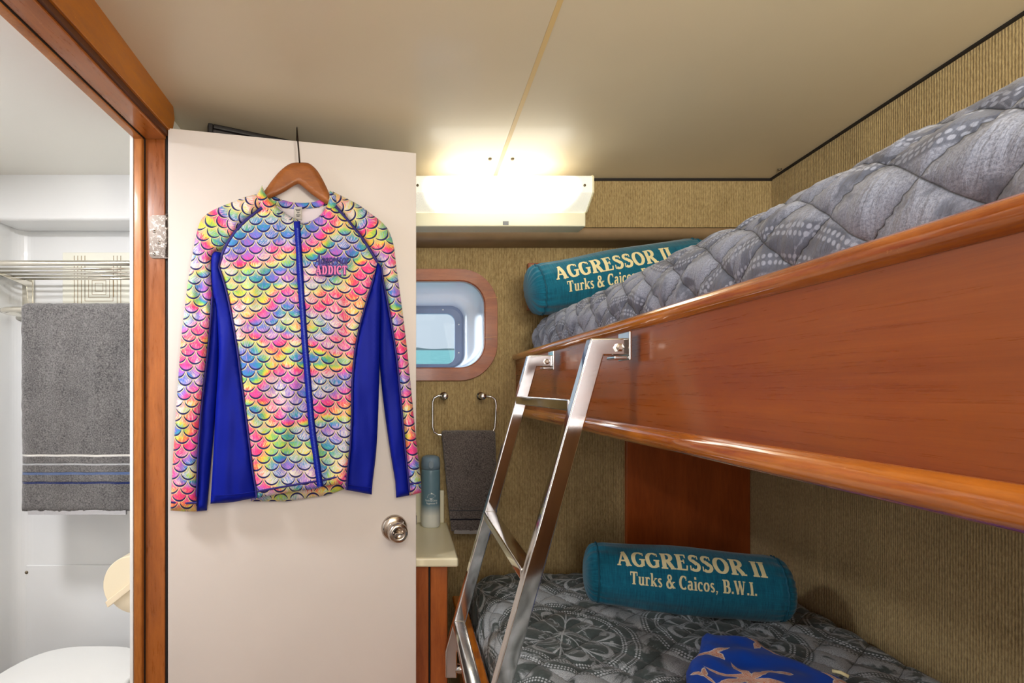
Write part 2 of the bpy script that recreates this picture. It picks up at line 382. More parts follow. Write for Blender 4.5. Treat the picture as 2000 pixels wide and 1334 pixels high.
for x0, x1 in ((XL-.07, .3145), (.3225, XR+.05)):
    m.prism([(x0, YB-.05, ceil_z(YB-.05)), (x1, YB-.05, ceil_z(YB-.05)), (x1, YW, ceil_z(YW)), (x0, YW, ceil_z(YW))], (0, 0, .04))
struct('ceiling', m, M['ceiling'], 'low cream laminate ceiling made of two sheets', 'ceiling')
m = MB(); m.prism([(.3125, YB, ceil_z(YB)-.001), (.3245, YB, ceil_z(YB)-.001), (.3245, YU, ceil_z(YU)-.001), (.3125, YU, ceil_z(YU)-.001)], (0, 0, .008))
struct('trim_2', m, M['ceilstrip'], 'thin tan batten covering the seam between the two ceiling sheets', 'batten')
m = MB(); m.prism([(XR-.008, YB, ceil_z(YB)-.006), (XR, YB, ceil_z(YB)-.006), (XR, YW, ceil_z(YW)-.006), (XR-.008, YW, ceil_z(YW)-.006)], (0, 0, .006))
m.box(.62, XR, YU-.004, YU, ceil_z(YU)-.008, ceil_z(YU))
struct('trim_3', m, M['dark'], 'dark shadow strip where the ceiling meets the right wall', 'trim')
for i, (px, py) in enumerate(((957, 310), (1001, 310), (1523, 330))):
    Y = .857/((820-py)/1000); c = P(px, py, Y); m = MB()
    m.lathe([(0, .0001), (0, .006), (.004, .0055), (.006, .003), (.0062, .0001)], (c.x, Y, ceil_z(Y)+.0005), (0, 0, -1), 14)
    o = m.build('ceiling_screw', M['screw'], None, True)
    tag(o, ['small round screw head in the ceiling just left of the batten, above the light', 'small round screw head in the ceiling just right of the batten, above the light',
            'dark round screw head in the far right corner of the ceiling'][i], 'screw', 'screw heads in the ceiling')

# bathroom shell
BX0, BX1, BY = -1.39, -.735, 1.85; BZ = 2.05
m = MB(); m.box(BX0-.05, BX1+.0, BY, BY+.05, 0, 2.2)
struct('wall_bathroom_far', m, M['bathwall'], 'glossy white bathroom wall behind the towel and toilet', 'wall')
m = MB(); m.box(BX0-.05, BX0, -.3, BY, 0, 2.2)
struct('wall_bathroom_left', m, M['bathwall'], 'white bathroom side wall at the left edge', 'wall', bevel=0)
m = MB(); m.box(BX0-.05, XL-.07, -.35, -.3, 0, 2.2)
struct('wall_bathroom_near', m, M['bathwall'], 'white bathroom wall on the near side', 'wall')
m = MB(); m.box(BX0-.05, XL-.02, -.35, 1.72, BZ, BZ+.03)
struct('ceiling_bathroom', m, M['bathceil'], 'white bathroom ceiling', 'ceiling')
m = MB(); m.box(BX0, BX1, 1.72, BY, 1.898, BZ+.03)
struct('trim_4', m, M['bathwall'], 'white boxed ledge along the top of the bathroom wall', 'ledge', bevel=.012, seg=4)
m = MB(); m.box(BX0+.0, BX1, BY-.006, BY, .2, EYE-.343*BY)
struct('trim_5', m, M['bathwall'], 'white lower wall panel with a fine seam above the toilet', 'panel', bevel=.003)
m = MB(); c = P(52, 1118, BY-.006); m.lathe([(0, .0001), (0, .006), (.003, .005), (.004, .0001)], c, (0, -1, 0), 12)
tag(m.build('wall_screw', M['screw'], None, True), 'small dark screw in the bathroom wall above the toilet', 'screw')
# quarter-round moulded corner
m = MB(); r = .05; pts = [(BX0, BY-.0), (BX0, BY-r)]+[(BX0+r-r*math.cos(a), BY-r+r*math.sin(a)) for a in [x*math.pi/16 for x in range(1, 9)]]
m.prism([(x, y, .0) for x, y in pts], (0, 0, 1.9)); struct('trim_6', m, M['bathwall'], 'rounded white moulded corner of the bathroom', 'trim')

# door frame: jamb, header, beam
fr = thing('trim_7', 'worn varnished wooden door frame around the bathroom doorway', 'door frame', (-.69, 1.40, 0), kind='structure')
HZ = 2.009; YJ = 1.392; YN = .66
MB().box(-.706, -.652, YJ, YJ+.03, 0, HZ+.02).build('jamb', M['jamb'], fr, bevel=.002)
MB().box(-.729, -.706, YJ-.016, YJ+.03, 0, HZ+.02).build('door_stop', M['stop'], fr, bevel=.004, seg=3)
MB().box(-.706, -.7035, YJ-.004, YJ, 0, HZ).build('groove', M['dark'], fr)
MB().box(-.652, -.640, YJ+.004, YJ+.03, 0, HZ+.03).build('rebate', M['dark'], fr)
MB().box(-.7035, -.648, YN, YJ, HZ, HZ+.05).build('header', M['header'], fr, bevel=.002)
MB().box(-.729, -.706, YN, YJ+.01, HZ-.006, HZ+.05).build('header_stop', M['stop'], fr, bevel=.003)
MB().box(-.706, -.7035, YN, YJ-.004, HZ-.002, HZ+.03).build('groove', M['dark'], fr)
MB().box(-.706, -.652, YN-.03, YN, 0, HZ+.02).build('jamb', M['jamb'], fr, bevel=.002)
MB().box(-.737, -.729, YJ-.018, YJ+.03, 0, HZ+.02).build('liner', M['trim'], fr)
m = MB(); pts = [(-.66, YB, ceil_z(YB)+.01), (-.66, YB, HZ+.02), (-.66, 1.395, HZ+.02), (-.66, 1.404, HZ+.04), (-.66, 1.412, HZ+.065), (-.66, 1.408, HZ+.08), (-.66, 1.400, ceil_z(1.4)+.01)]
m.prism(pts, (.027, 0, 0)); m.build('beam', M['beam'], fr, bevel=.002)
MB().box(-.652, -.640, YN, 1.385, HZ+.006, HZ+.022).build('rebate', plain('rebate_brown', (84, 44, 16), .5), fr)

# ------------------------------------------------------------------ door leaf
D0 = Vector((-.6376, 1.38)); D1 = Vector((.035, 1.526)); DD = (D1-D0); DW = DD.length; DD = DD/DW; DN = Vector((DD.y, -DD.x))
def DP(px, py, off):   # pixel ray to the plane lying off in front of the door leaf
    a, b = (px-790)/1000, (760-py)/1000; t = (D0.dot(DN)+off)/(a*DN.x+DN.y); return Vector((a*t, t, EYE+b*t))
def duv(p):  # metres along and up the door
    return ((p.x-D0.x)*DD.x+(p.y-D0.y)*DD.y, p.z)
def dw(u, z, off): q = D0+DD*u+DN*off; return Vector((q.x, q.y, z))
DT = 2.034
door = thing('door_1', 'open off-white bathroom door with a satin knob, the printed jacket hung on it', 'door', (D0.x, D0.y, 0), kind='structure')
m = MB(); m.prism([dw(0, .02, 0), dw(DW, .02, 0), dw(DW, DT, 0), dw(0, DT, 0)], (-DN.x*.036, -DN.y*.036, 0))
m.build('leaf', M['door'], door, bevel=.0015)
kc = DP(770, 1031, 0)
kn = Vector((DN.x, DN.y, 0))
m = MB(); m.lathe([(0, .001), (0, .039), (.004, .0385), (.009, .034), (.012, .026), (.014, .018), (.030, .0165), (.033, .016)], kc, kn, 40)
rose = m.build('knob_rose', M['nickel'], door, True)
m = MB(); m.lathe([(.030, .014), (.034, .022), (.040, .0275), (.052, .0295), (.062, .027), (.066, .0215), (.0665, .015), (.063, .0145), (.0625, .001)], kc, kn, 40)
knob = m.build('door_knob', M['nickel'], door, True)
m = MB(); c = kc+kn*.0625; u = Vector((DD.x, DD.y, 0)); w = Vector((0, 0, 1))
m.prism([c+u*a+w*b for a, b in ((-.010, -.003), (.010, -.003), (.012, 0), (.010, .003), (-.010, .003), (-.012, 0))], kn*.007); m.build('thumb_turn', M['nickel'], knob, bevel=.001)
m = MB(); c = kc+kn*.0075-u*.030; m.lathe([(0, .0001), (0, .0045), (.002, .0045), (.002, .0001)], c, kn, 12); m.build('screw', M['black'], rose)
m = MB(); m.prism([dw(DW-.001, .90, -.030), dw(DW+.0015, .90, -.030), dw(DW+.0015, .96, -.030), dw(DW-.001, .96, -.030)], (DN.x*.024, DN.y*.024, 0)); m.build('latch_plate', M['nickel'], door)
lz = EYE+(760-1018)/1000*1.53
m = MB(); m.prism([dw(DW, lz-.012, -.024), dw(DW+.008, lz-.012, -.024), dw(DW+.004, lz-.012, -.012), dw(DW, lz-.012, -.012)], (0, 0, .024)); m.build('latch', M['nickel'], door)
# hinge leaf screwed to the jamb
hg = tag(MB().build('hinge', M['hinge']) if False else thing('hinge', 'worn white-flecked steel butt hinge on the door jamb', 'hinge', (-.67, YJ, EYE+.41)), None)
hz0, hz1 = EYE+(760-505)/1000*YJ, EYE+(760-421)/1000*YJ; hx0, hx1 = (293-790)/1000*YJ, (329-790)/1000*YJ
pl = rrect(hx0, hx1+.012, hz0, hz1, .011, 5); m = MB(); m.prism([(x, YJ-.0005, z) for x, z in pl], (0, -.0025, 0)); m.build('hinge_leaf', M['hinge'], hg)
m = MB(); m.tube([(-.6415, YJ-.012, hz0), (-.6415, YJ-.012, hz1)], .0035, 12); m.build('knuckle', M['hinge'], hg, True)
for px, py in ((301, 452), (310, 474), (301, 496)):
    c = P(px, py, YJ-.003); m = MB(); m.lathe([(0, .0001), (0, .0048), (.0012, .004), (.0013, .0001)], c, (0, -1, 0), 14); s_ = m.build('screw', M['nickel'], hg, True)
    MB().box(c.x-.003, c.x+.003, YJ-.0046, YJ-.0042, c.z-.0006, c.z+.0006).box(c.x-.0006, c.x+.0006, YJ-.0046, YJ-.0042, c.z-.003, c.z+.003).build('slot', M['black'], s_)

# dark framed panel over the door
A0, A1 = Vector((-.561, 1.462)), Vector((-.30, 1.5875)); ad = (A1-A0).normalized(); an = Vector((ad.y, -ad.x))
def aw(u, z, off): q = A0+ad*u+an*off; return Vector((q.x, q.y, z))
tv = thing('dark_framed_panel', 'dark-framed flat panel tucked under the ceiling behind the open door', 'panel', (A0.x, A0.y, 1.85))
zt = EYE+.762; L = .31
m = MB()
for (u0, u1, z0, z1) in ((0, .014, zt-.24, zt), (L-.014, L, zt-.24, zt), (.014, L-.014, zt-.014, zt), (.014, L-.014, zt-.24, zt-.226)):
    m.prism([aw(u0, z0, 0), aw(u1, z0, 0), aw(u1, z1, 0), aw(u0, z1, 0)], (-an.x*.022, -an.y*.022, 0))
m.build('frame', M['black'], tv, bevel=.003)
m = MB(); m.prism([aw(.014, zt-.226, -.006), aw(L-.014, zt-.226, -.006), aw(L-.014, zt-.014, -.006), aw(.014, zt-.014, -.006)], (-an.x*.012, -an.y*.012, 0)); m.build('screen', plain('dark_glass', (30, 24, 26), .12), tv)

# ------------------------------------------------------------------ window
win = thing('window_1', 'rounded porthole window with a wooden surround and a view of turquoise sea', 'window', (.02, YW, 1.57), kind='structure')
NR = 10
o_out = rrect(-.313, .355, 1.359, 1.788, .145, NR); o_in = rrect(WX0, WX1, WZ0, WZ1, .092, NR)
n = len(o_out); m = MB()
lo = [o_out, o_in]; ring = []
vs = [(a, YW-.001, b) for a, b in o_out]+[(a, YW-.016, b) for a, b in rrect(-.309, .351, 1.363, 1.784, .141, NR)]+[(a, YW-.018, b) for a, b in rrect(WX0-.004, WX1+.004, WZ0-.004, WZ1+.004, .096, NR)]+[(a, YW-.014, b) for a, b in o_in]+[(a, YW+.02, b) for a, b in o_in]
fs = [(k*n+i, k*n+(i+1) % n, (k+1)*n+(i+1) % n, (k+1)*n+i) for k in range(4) for i in range(n)]
m.add(vs, fs); m.build('window_surround', M['frame'], win, bevel=0, smooth=False)
m = MB()
for x0, x1, z in ((.304, .352, 1.672+.0), (.300, .348, 1.523)):
    m.prism([(x0, YW-.0185, z), (x1, YW-.0185, z+.004), (x1, YW-.0185, z+.0052), (x0, YW-.0185, z+.0012)], (0, .002, 0))
m.build('joint', plain('joint_filler', (226, 170, 120), .6), win)
YG = 2.13
loops = [(1.955, rrect(WX0+.001, WX1-.001, WZ0+.001, WZ1-.001, .091, NR)), (1.99, rrect(WX0+.006, WX1-.006, WZ0+.001, WZ1-.008, .088, NR)), (2.03, rrect(WX0+.02, WX1-.022, WZ0+.002, WZ1-.022, .08, NR)),
         (2.055, rrect(WX0+.035, WX1-.04, WZ0+.003, WZ1-.038, .07, NR)), (2.065, rrect(WX0+.05, WX1-.052, WZ0+.004, WZ1-.055, .062, NR)), (2.125, rrect(WX0+.055, .243, 1.418, 1.673, .055, NR)), (2.132, rrect(WX0+.055, .243, 1.418, 1.673, .055, NR))]
m = MB(); vs = []; 
for Y, lp in loops: vs += [(a, Y, b) for a, b in lp]
m.add(vs, [(k*n+i, k*n+(i+1) % n, (k+1)*n+(i+1) % n, (k+1)*n+i) for k in range(len(loops)-1) for i in range(n)])
m.build('window_tunnel', plain('white_window_moulding', (226, 234, 246), .25, 0, .3), win, True)
g_out = rrect(WX0+.052, .245, 1.416, 1.675, .056, NR); g_in = rrect(WX0+.09, .209, 1.434, 1.643, .036, NR); g_mid = rrect(WX0+.066, .234, 1.424, 1.662, .048, NR)
vs = [(a, YG, b) for a, b in g_out]+[(a, YG-.012, b) for a, b in g_out]+[(a, YG-.016, b) for a, b in g_mid]+[(a, YG-.010, b) for a, b in g_in]+[(a, YG+.01, b) for a, b in g_in]
m = MB(); m.add(vs, [(k*n+i, k*n+(i+1) % n, (k+1)*n+(i+1) % n, (k+1)*n+i) for k in range(4) for i in range(n)])
wf = m.build('window_frame', plain('grey_blue_window_frame', (122, 138, 170), .4), win, smooth=False)
for px, py in ((865, 605), (896, 634), (896, 689)):
    c = P(px, py, YG-.016); m = MB(); m.lathe([(0, .0001), (0, .0035), (.003, .003), (.0035, .0001)], c, (0, -1, 0), 10); m.build('screw', M['trim'], wf, True)
t = NT('window_glass'); tr = t.new('ShaderNodeBsdfTransparent'); gl = t.new('ShaderNodeBsdfGlossy'); gl.inputs['Roughness'].default_value = .02
mx = t.new('ShaderNodeMixShader'); fz = t.new('ShaderNodeFresnel'); fz.inputs[0].default_value = 1.08
tr.inputs[0].default_value = (.93, .96, .97, 1)
t.l.new(fz.outputs[0], mx.inputs[0]); t.l.new(tr.outputs[0], mx.inputs[1]); t.l.new(gl.outputs[0], mx.inputs[2]); t.l.new(mx.outputs[0], t.n['Material Output'].inputs[0])
m = MB(); m.prism([(a, YG-.002, b) for a, b in g_in], (0, .004, 0)); m.build('pane', t.m, win)
# hull outside, sea and low shore
t = NT('sea_water'); nn = t.noise(t.map(t.pos(), (1, .05, 1)), .8, 4, .6); t.set(t.mix(t.rng(nn, .3, .7), lin(58, 84, 82), lin(70, 96, 92)), 1., 0, 0, 0.)
tl = .077; m = MB(); h = 2.4
m.add([(-900, 4, EYE+tl*4-h), (900, 4, EYE+tl*4-h), (900, 2600, EYE+tl*2600-h), (-900, 2600, EYE+tl*2600-h)], [(0, 1, 2, 3)])
struct('sea', m, t.m, 'turquoise sea seen through the porthole', 'sea')
m = MB(); xs = [-500+i*20 for i in range(60)]; zb = EYE+tl*2300-h
top = [(x, 2300, zb+8+14*noise.noise(Vector((x*.011, 0, 3)))+5*noise.noise(Vector((x*.05, 2, 3)))) for x in xs]
m.prism([(xs[0], 2300, zb-4)]+top+[(xs[-1], 2300, zb-4)], (0, 160, 0))
struct('shore', m, plain('hazy_shore', (84, 94, 94), 1, 0, 0, 0), 'low hazy shoreline on the horizon', 'shore')

# ------------------------------------------------------------------ fluorescent light
lf = thing('wall_light', 'fluorescent light with a ribbed clear diffuser on the far wall under the ceiling', 'light', (.32, YU, 1.95))
lx0, lx1 = .022, .618
MB().box(lx0, lx1, 1.745, YU-.001, 1.885, 1.932).build('housing', plain('cream_enamel', (238, 236, 208), .4), lf, bevel=.004)
MB().box(lx0+.0, lx1, 1.80, YU-.001, 1.932, 2.036).build('back_plate', M['trim'], lf)
def cross(o): return [(1.80, 2.036), (1.688+o, 2.034-o), (1.680+o, 2.026-o), (1.680+o, 1.976+o*.4), (1.742+o, 1.934+o), (1.80, 1.934+o)]
ecm = plain('cream_end_cap', (244, 240, 206), .4)
for x0, x1 in ((lx0-.004, lx0+.001), (lx1-.001, lx1+.004)):
    m = MB(); m.prism([(x0, y, z) for y, z in cross(-.0015)], (x1-x0, 0, 0)); m.build('end_cap', ecm, lf, bevel=.001)
t = NT('prismatic_diffuser'); p = t.obj(); s = t.sep(p)
dg = t.m_('MAXIMUM', t.m_('ABSOLUTE', t.m_('SINE', t.mul(t.add(s[0], s[2]), 560.))), t.m_('ABSOLUTE', t.m_('SINE', t.mul(t.sub(s[0], s[2]), 560.))))
ra = t.m_('POWER', t.div(t.m_('ABSOLUTE', s[0]), .262), 5.); rb = t.m_('POWER', t.div(t.m_('ABSOLUTE', t.sub(s[2], .040)), .072), 2.)
ezz = t.rng(t.add(ra, rb), .35, 1.15, 1., 0.)
st = t.add(t.mul(t.mul(ezz, ezz), 5.), t.add(.22, t.mul(dg, .30)))
t.set(lin(226, 224, 205), .3); t.bsdf.inputs['Emission Color'].default_value = (1, .97, .86, 1); t.put(t.bsdf.inputs['Emission Strength'], st); t.bump(dg, .5, .002)
m = MB(); m.prism([(lx0, y, z) for y, z in cross(0)], (lx1-lx0, 0, 0)); m.build('diffuser', t.m, lf, bevel=.003)
MB().box(.315+.02, .355, 1.7435, 1.7455, 1.889, 1.902).build('switch', plain('grey_switch', (120, 124, 128), .5), lf)
for px in (815.5, 1142):
    c = P(px, 362, 1.679); m = MB(); m.lathe([(0, .0001), (0, .0045), (.002, .004), (.0022, .0001)], c, (0, -1, 0), 10); m.build('screw', M['screw'], lf, True)

# ------------------------------------------------------------------ counter, cabinet, bottle
CZ = EYE-.506
ct = thing('countertop', 'cream countertop with a low backsplash, the blue-grey flask standing on it', 'countertop', (-.2, 1.74, CZ-.028))
MB().box(-.56, .162, 1.533, YW-.001, CZ-.028, CZ).build('slab', M['cream'], ct, bevel=.007, seg=4)
MB().box(-.56, .150, YW-.018, YW-.001, CZ, EYE+(760-957)/1000*1.94).build('backsplash', M['cream'], ct, bevel=.004)
cb = thing('vanity_cabinet', 'brown wooden cabinet under the cream countertop, mostly hidden by the door', 'cabinet', (-.2, 1.75, 0))
MB().box(-.56, .131, 1.575, YW-.002, 0, CZ-.029).build('carcass', M['cabinet'], cb, bevel=.006)
MB().box(-.30, .073, 1.558, 1.576, .06, CZ-.031).build('door', M['cabinet'], cb, bevel=.002)
MB().box(.079, .131, 1.558, 1.576, .0, CZ-.029).build('stile', M['cabinet'], cb, bevel=.003)
MB().box(.073, .079, 1.572, 1.5765, .0, CZ-.029).build('gap', M['dark'], cb)
bc = Vector(((841-790)/1000*1.895, 1.893, CZ)); BH = .262
t = NT('frosted_flask'); z = t.sep(t.obj())[2]; nz = t.rng(z, .045, .085)
t.set(t.mix(nz, lin(216, 220, 214), lin(98, 130, 146)), .38, 0, .2)
bt = thing('water_bottle', 'slim blue-grey flask fading to frosted white at its base, white ship logo', 'bottle', bc)
m = MB(); m.lathe([(0, .001), (0, .031), (.004, .0345), (.012, .0352), (.19, .0352), (.205, .0350), (.2105, .0345), (.211, .034), (.211, .001)], bc, (0, 0, 1), 40); body = m.build('flask', t.m, bt, True)
m = MB(); m.lathe([(.2125, .001), (.2125, .0352), (.232, .0352), (.25, .0335), (.257, .029), (.2605, .02), (.262, .001)], bc, (0, 0, 1), 40); lid = m.build('lid', plain('flask_lid', (112, 136, 156), .45), bt, True)
m = MB(); m.prism([bc+Vector((x, -.034, z_)) for x, z_ in rrect(-.0095, .0095, .218, .245, .0094, 6)], (0, -.005, 0)); la = m.build('latch', plain('flask_latch', (112, 132, 146), .4), lid, bevel=.0015)
m = MB(); m.tube([bc+Vector((.007*math.cos(a), -.0375, .2235+.006*math.sin(a)+(.016 if a < math.pi else 0)*.6)) for a in [k*math.pi/6 for k in range(12)]]+[bc+Vector((.007, -.0375, .2235))], .0016, 6); m.build('loop', plain('loop', (92, 112, 124), .4), la, True)

# ------------------------------------------------------------------ stroke lettering
def arc(cx, cy, rx, ry, a0, a1, n=12): return [(cx+rx*math.cos(math.radians(a0+(a1-a0)*i/n)), cy+ry*math.sin(math.radians(a0+(a1-a0)*i/n))) for i in range(n+1)]
T_, t_ = .20, .09
def ow(pts, thick=.24, thin=.085, k=None):  # widths swell where the stroke runs vertical
    out = []
    for i in range(len(pts)):
        a = pts[max(i-1, 0)]; b = pts[min(i+1, len(pts)-1)]; dx, dy = b[0]-a[0], b[1]-a[1]; q = abs(dy)/max(1e-6, math.hypot(dx, dy))
        out.append(thin+(thick-thin)*q)
    return (pts, out)
def bar(x0, y0, x1, y1, w): 
    return ([(x0+(x1-x0)*i/6, y0+(y1-y0)*i/6) for i in range(7)], [w]*7)
def serif(x0, x1, y): return bar(x0, y, x1, y, .075)
G = {
 'A': (.92, [bar(.10, .02, .42, 1.0, .11), bar(.40, 1.0, .76, .0, .24), bar(.2, .32, .6, .32, .085), serif(-.02, .24, .04), serif(.54, .94, .04)]),
 'G': (.88, [ow(arc(.47, .5, .36, .46, 52, 318)), bar(.72, .06, .72, .44, .2), serif(.5, .88, .44), bar(.75, .70, .75, .95, .07)]),
 'R': (.92, [bar(.24, 0, .24, 1, .24), serif(.04, .46, .04), bar(.04, .96, .5, .96, .08), ow(arc(.46, .73, .24, .23, 90, -90)), bar(.24, .5, .48, .5, .08), bar(.44, .5, .78, .04, .22), serif(.62, .98, .04)]),
 'E': (.80, [bar(.24, 0, .24, 1, .24), bar(.04, .04, .7, .04, .08), bar(.04, .96, .68, .96, .08), bar(.24, .51, .54, .51, .08), bar(.68, .02, .72, .28, .08), bar(.66, .98, .66, .74, .08), bar(.54, .38, .54, .64, .07)]),
 'S': (.72, [ow(arc(.36, .74, .22, .22, 40, 230, 14)+arc(.36, .26, .25, .22, 60, -140, 14), .2, .12), bar(.60, .72, .60, .97, .07), bar(.09, .03, .09, .30, .07), bar(.24, .62, .5, .40, .22)]),
 'O': (.94, [ow(arc(.47, .5, .36, .45, 0, 360, 26))]),
 'I': (.40, [bar(.2, 0, .2, 1, .24), serif(.0, .4, .04), bar(.0, .96, .4, .96, .08)]),
 'D': (.92, [bar(.24, 0, .24, 1, .24), ow(arc(.42, .5, .34, .46, 90, -90, 16)), bar(.04, .96, .44, .96, .08), bar(.04, .04, .44, .04, .08)]),
 'C': (.82, [ow(arc(.47, .5, .36, .46, 50, 310)), bar(.72, .66, .72, .96, .08)]),
 'T': (.84, [bar(.42, 0, .42, 1, .24), serif(.22, .62, .04), bar(.04, .95, .8, .95, .1), bar(.07, .7, .05, .98, .08), bar(.77, .7, .79, .98, .08)]),
 'B': (.84, [bar(.24, 0, .24, 1, .24), bar(.04, .96, .46, .96, .08), bar(.04, .04, .46, .04, .08), bar(.24, .52, .46, .52, .08), ow(arc(.44, .74, .2, .22, 90, -90)), ow(arc(.46, .28, .25, .24, 90, -90))]),
 'W': (1.2, [bar(.12, 1, .36, .0, .22), bar(.36, .0, .58, .9, .09), bar(.56, 1, .80, .0, .22), bar(.80, .0, 1.06, 1, .09), serif(0, .3, .96), serif(.46, .72, .96), serif(.92, 1.2, .96)]),
 'u': (.70, [bar(.17, .66, .17, .2, .19), ow(arc(.34, .2, .17, .17, 180, 340), .19, .09), bar(.53, 0, .53, .66, .19), serif(.02, .2, .62), serif(.38, .56, .62), serif(.5, .7, .04)]),
 'r': (.54, [bar(.18, 0, .18, .66, .19), serif(.02, .38, .04), serif(.02, .2, .62), ow(arc(.36, .42, .16, .2, 150, 40), .12, .12), bar(.46, .52, .48, .58, .14)]),
 'k': (.72, [bar(.18, 0, .18, 1, .19), serif(.02, .36, .04), serif(.02, .2, .96), bar(.26, .3, .56, .62, .08), bar(.32, .36, .6, .04, .19), serif(.44, .72, .62), serif(.48, .74, .04)]),
 's': (.52, [ow(arc(.26, .49, .15, .14, 30, 230, 10)+arc(.26, .17, .16, .14, 60, -150, 10), .15, .10), bar(.17, .42, .36, .26, .16)]),
 'a': (.62, [bar(.44, .05, .44, .48, .19), ow(arc(.28, .48, .16, .15, 0, 160), .19, .1), ow(arc(.26, .2, .17, .17, 60, 330), .19, .09), serif(.42, .62, .04)]),
 'i': (.36, [bar(.18, 0, .18, .66, .19), serif(.02, .36, .04), serif(.02, .2, .62), bar(.18, .80, .18, .98, .2)]),
 'c': (.56, [ow(arc(.30, .33, .22, .30, 50, 310), .19, .08), bar(.45, .46, .45, .58, .1)]),
 'o': (.62, [ow(arc(.31, .33, .22, .29, 0, 360, 20), .19, .08)]),
 'e': (.58, [ow(arc(.30, .33, .21, .29, 10, 315), .19, .08), bar(.14, .36, .5, .36, .08)]),
 'g': (.62, [ow(arc(.28, .36, .2, .25, 0, 360, 18), .18, .08), bar(.48, .62, .48, -.1, .15), ow(arc(.28, -.1, .2, .18, 0, -160), .15, .1)]),
 '&': (.92, [ow(arc(.34, .78, .17, .18, -60, 240, 14), .16, .09), ow(arc(.32, .26, .24, .26, 110, 340, 14), .22, .09), bar(.24, .64, .76, .02, .2), bar(.54, .16, .76, .46, .09), serif(.62, .9, .46), serif(.68, .94, .04)]),
 ',': (.30, [bar(.14, .12, .14, .02, .18), bar(.18, .02, .08, -.16, .08)]),
 '.': (.28, [bar(.13, .0, .13, .17, .19)]),
 ' ': (.34, []), 
}
def lettering(text, width, height, x0, y0, slant=0., fat=1.12, track=.05):
    """flat lettering as ribbons: list of (verts2d, faces)"""
    adv = sum(G[c][0]+track for c in text); sx = width/adv; vs = []; fs = []; cx = 0
    for c in text:
        w, st = G[c]
        for pts, ws in st:
            n0 = len(vs)
            for i, (x, y) in enumerate(pts):
                a = pts[max(i-1, 0)]; b = pts[min(i+1, len(pts)-1)]; dx, dy = b[0]-a[0], b[1]-a[1]; l = max(1e-6, math.hypot(dx, dy)); nx, ny = -dy/l, dx/l; hw = ws[i]*.5*fat
                for s_ in (1, -1):
                    X, Y = x+s_*nx*hw, y+s_*ny*hw; vs.append((x0+(cx+X+slant*Y)*sx, y0+Y*height))
            for i in range(len(pts)-1): k = n0+2*i; fs.append((k, k+1, k+3, k+2))
        cx += w+track
    return vs, fs
def write(mb, text, width, height, x0, y0, fn, **k):
    vs, fs = lettering(text, width, height, x0, y0, **k); mb.add([fn(x, y) for x, y in vs], fs)
def fix_lettering(o):   # all faces look the same way out
    return o
# flask logo
def onb(x, y): a = x/.0352; return bc+Vector((.0357*math.sin(a), -.0357*math.cos(a), y))
m = MB(); write(m, 'Turks & Caicos', .046, .0072, -.022, .098, onb, fat=.9); write(m, 'AggressorII'.replace('II', ' II'), .042, .0072, -.018, .088, onb, fat=.9)
for k, (a, b, y) in enumerate(((-.016, .010, .1105), (-.015, .016, .1135), (-.014, .018, .1165), (-.013, .016, .1195), (-.010, .012, .1225))):
    m.add([onb(a, y), onb(b, y), onb(b-.002, y+.002), onb(a+.003, y+.002)], [(0, 1, 2, 3)])
m.add([onb(-.002, .1245), onb(.010, .1245), onb(.000, .1305)], [(0, 1, 2)]); m.add([onb(-.006, .109), onb(.006, .109), onb(.002, .1055), onb(-.002, .1055)], [(0, 1, 2, 3)])
m.build('logo', plain('white_print', (226, 232, 232), .6), body, recalc=False)

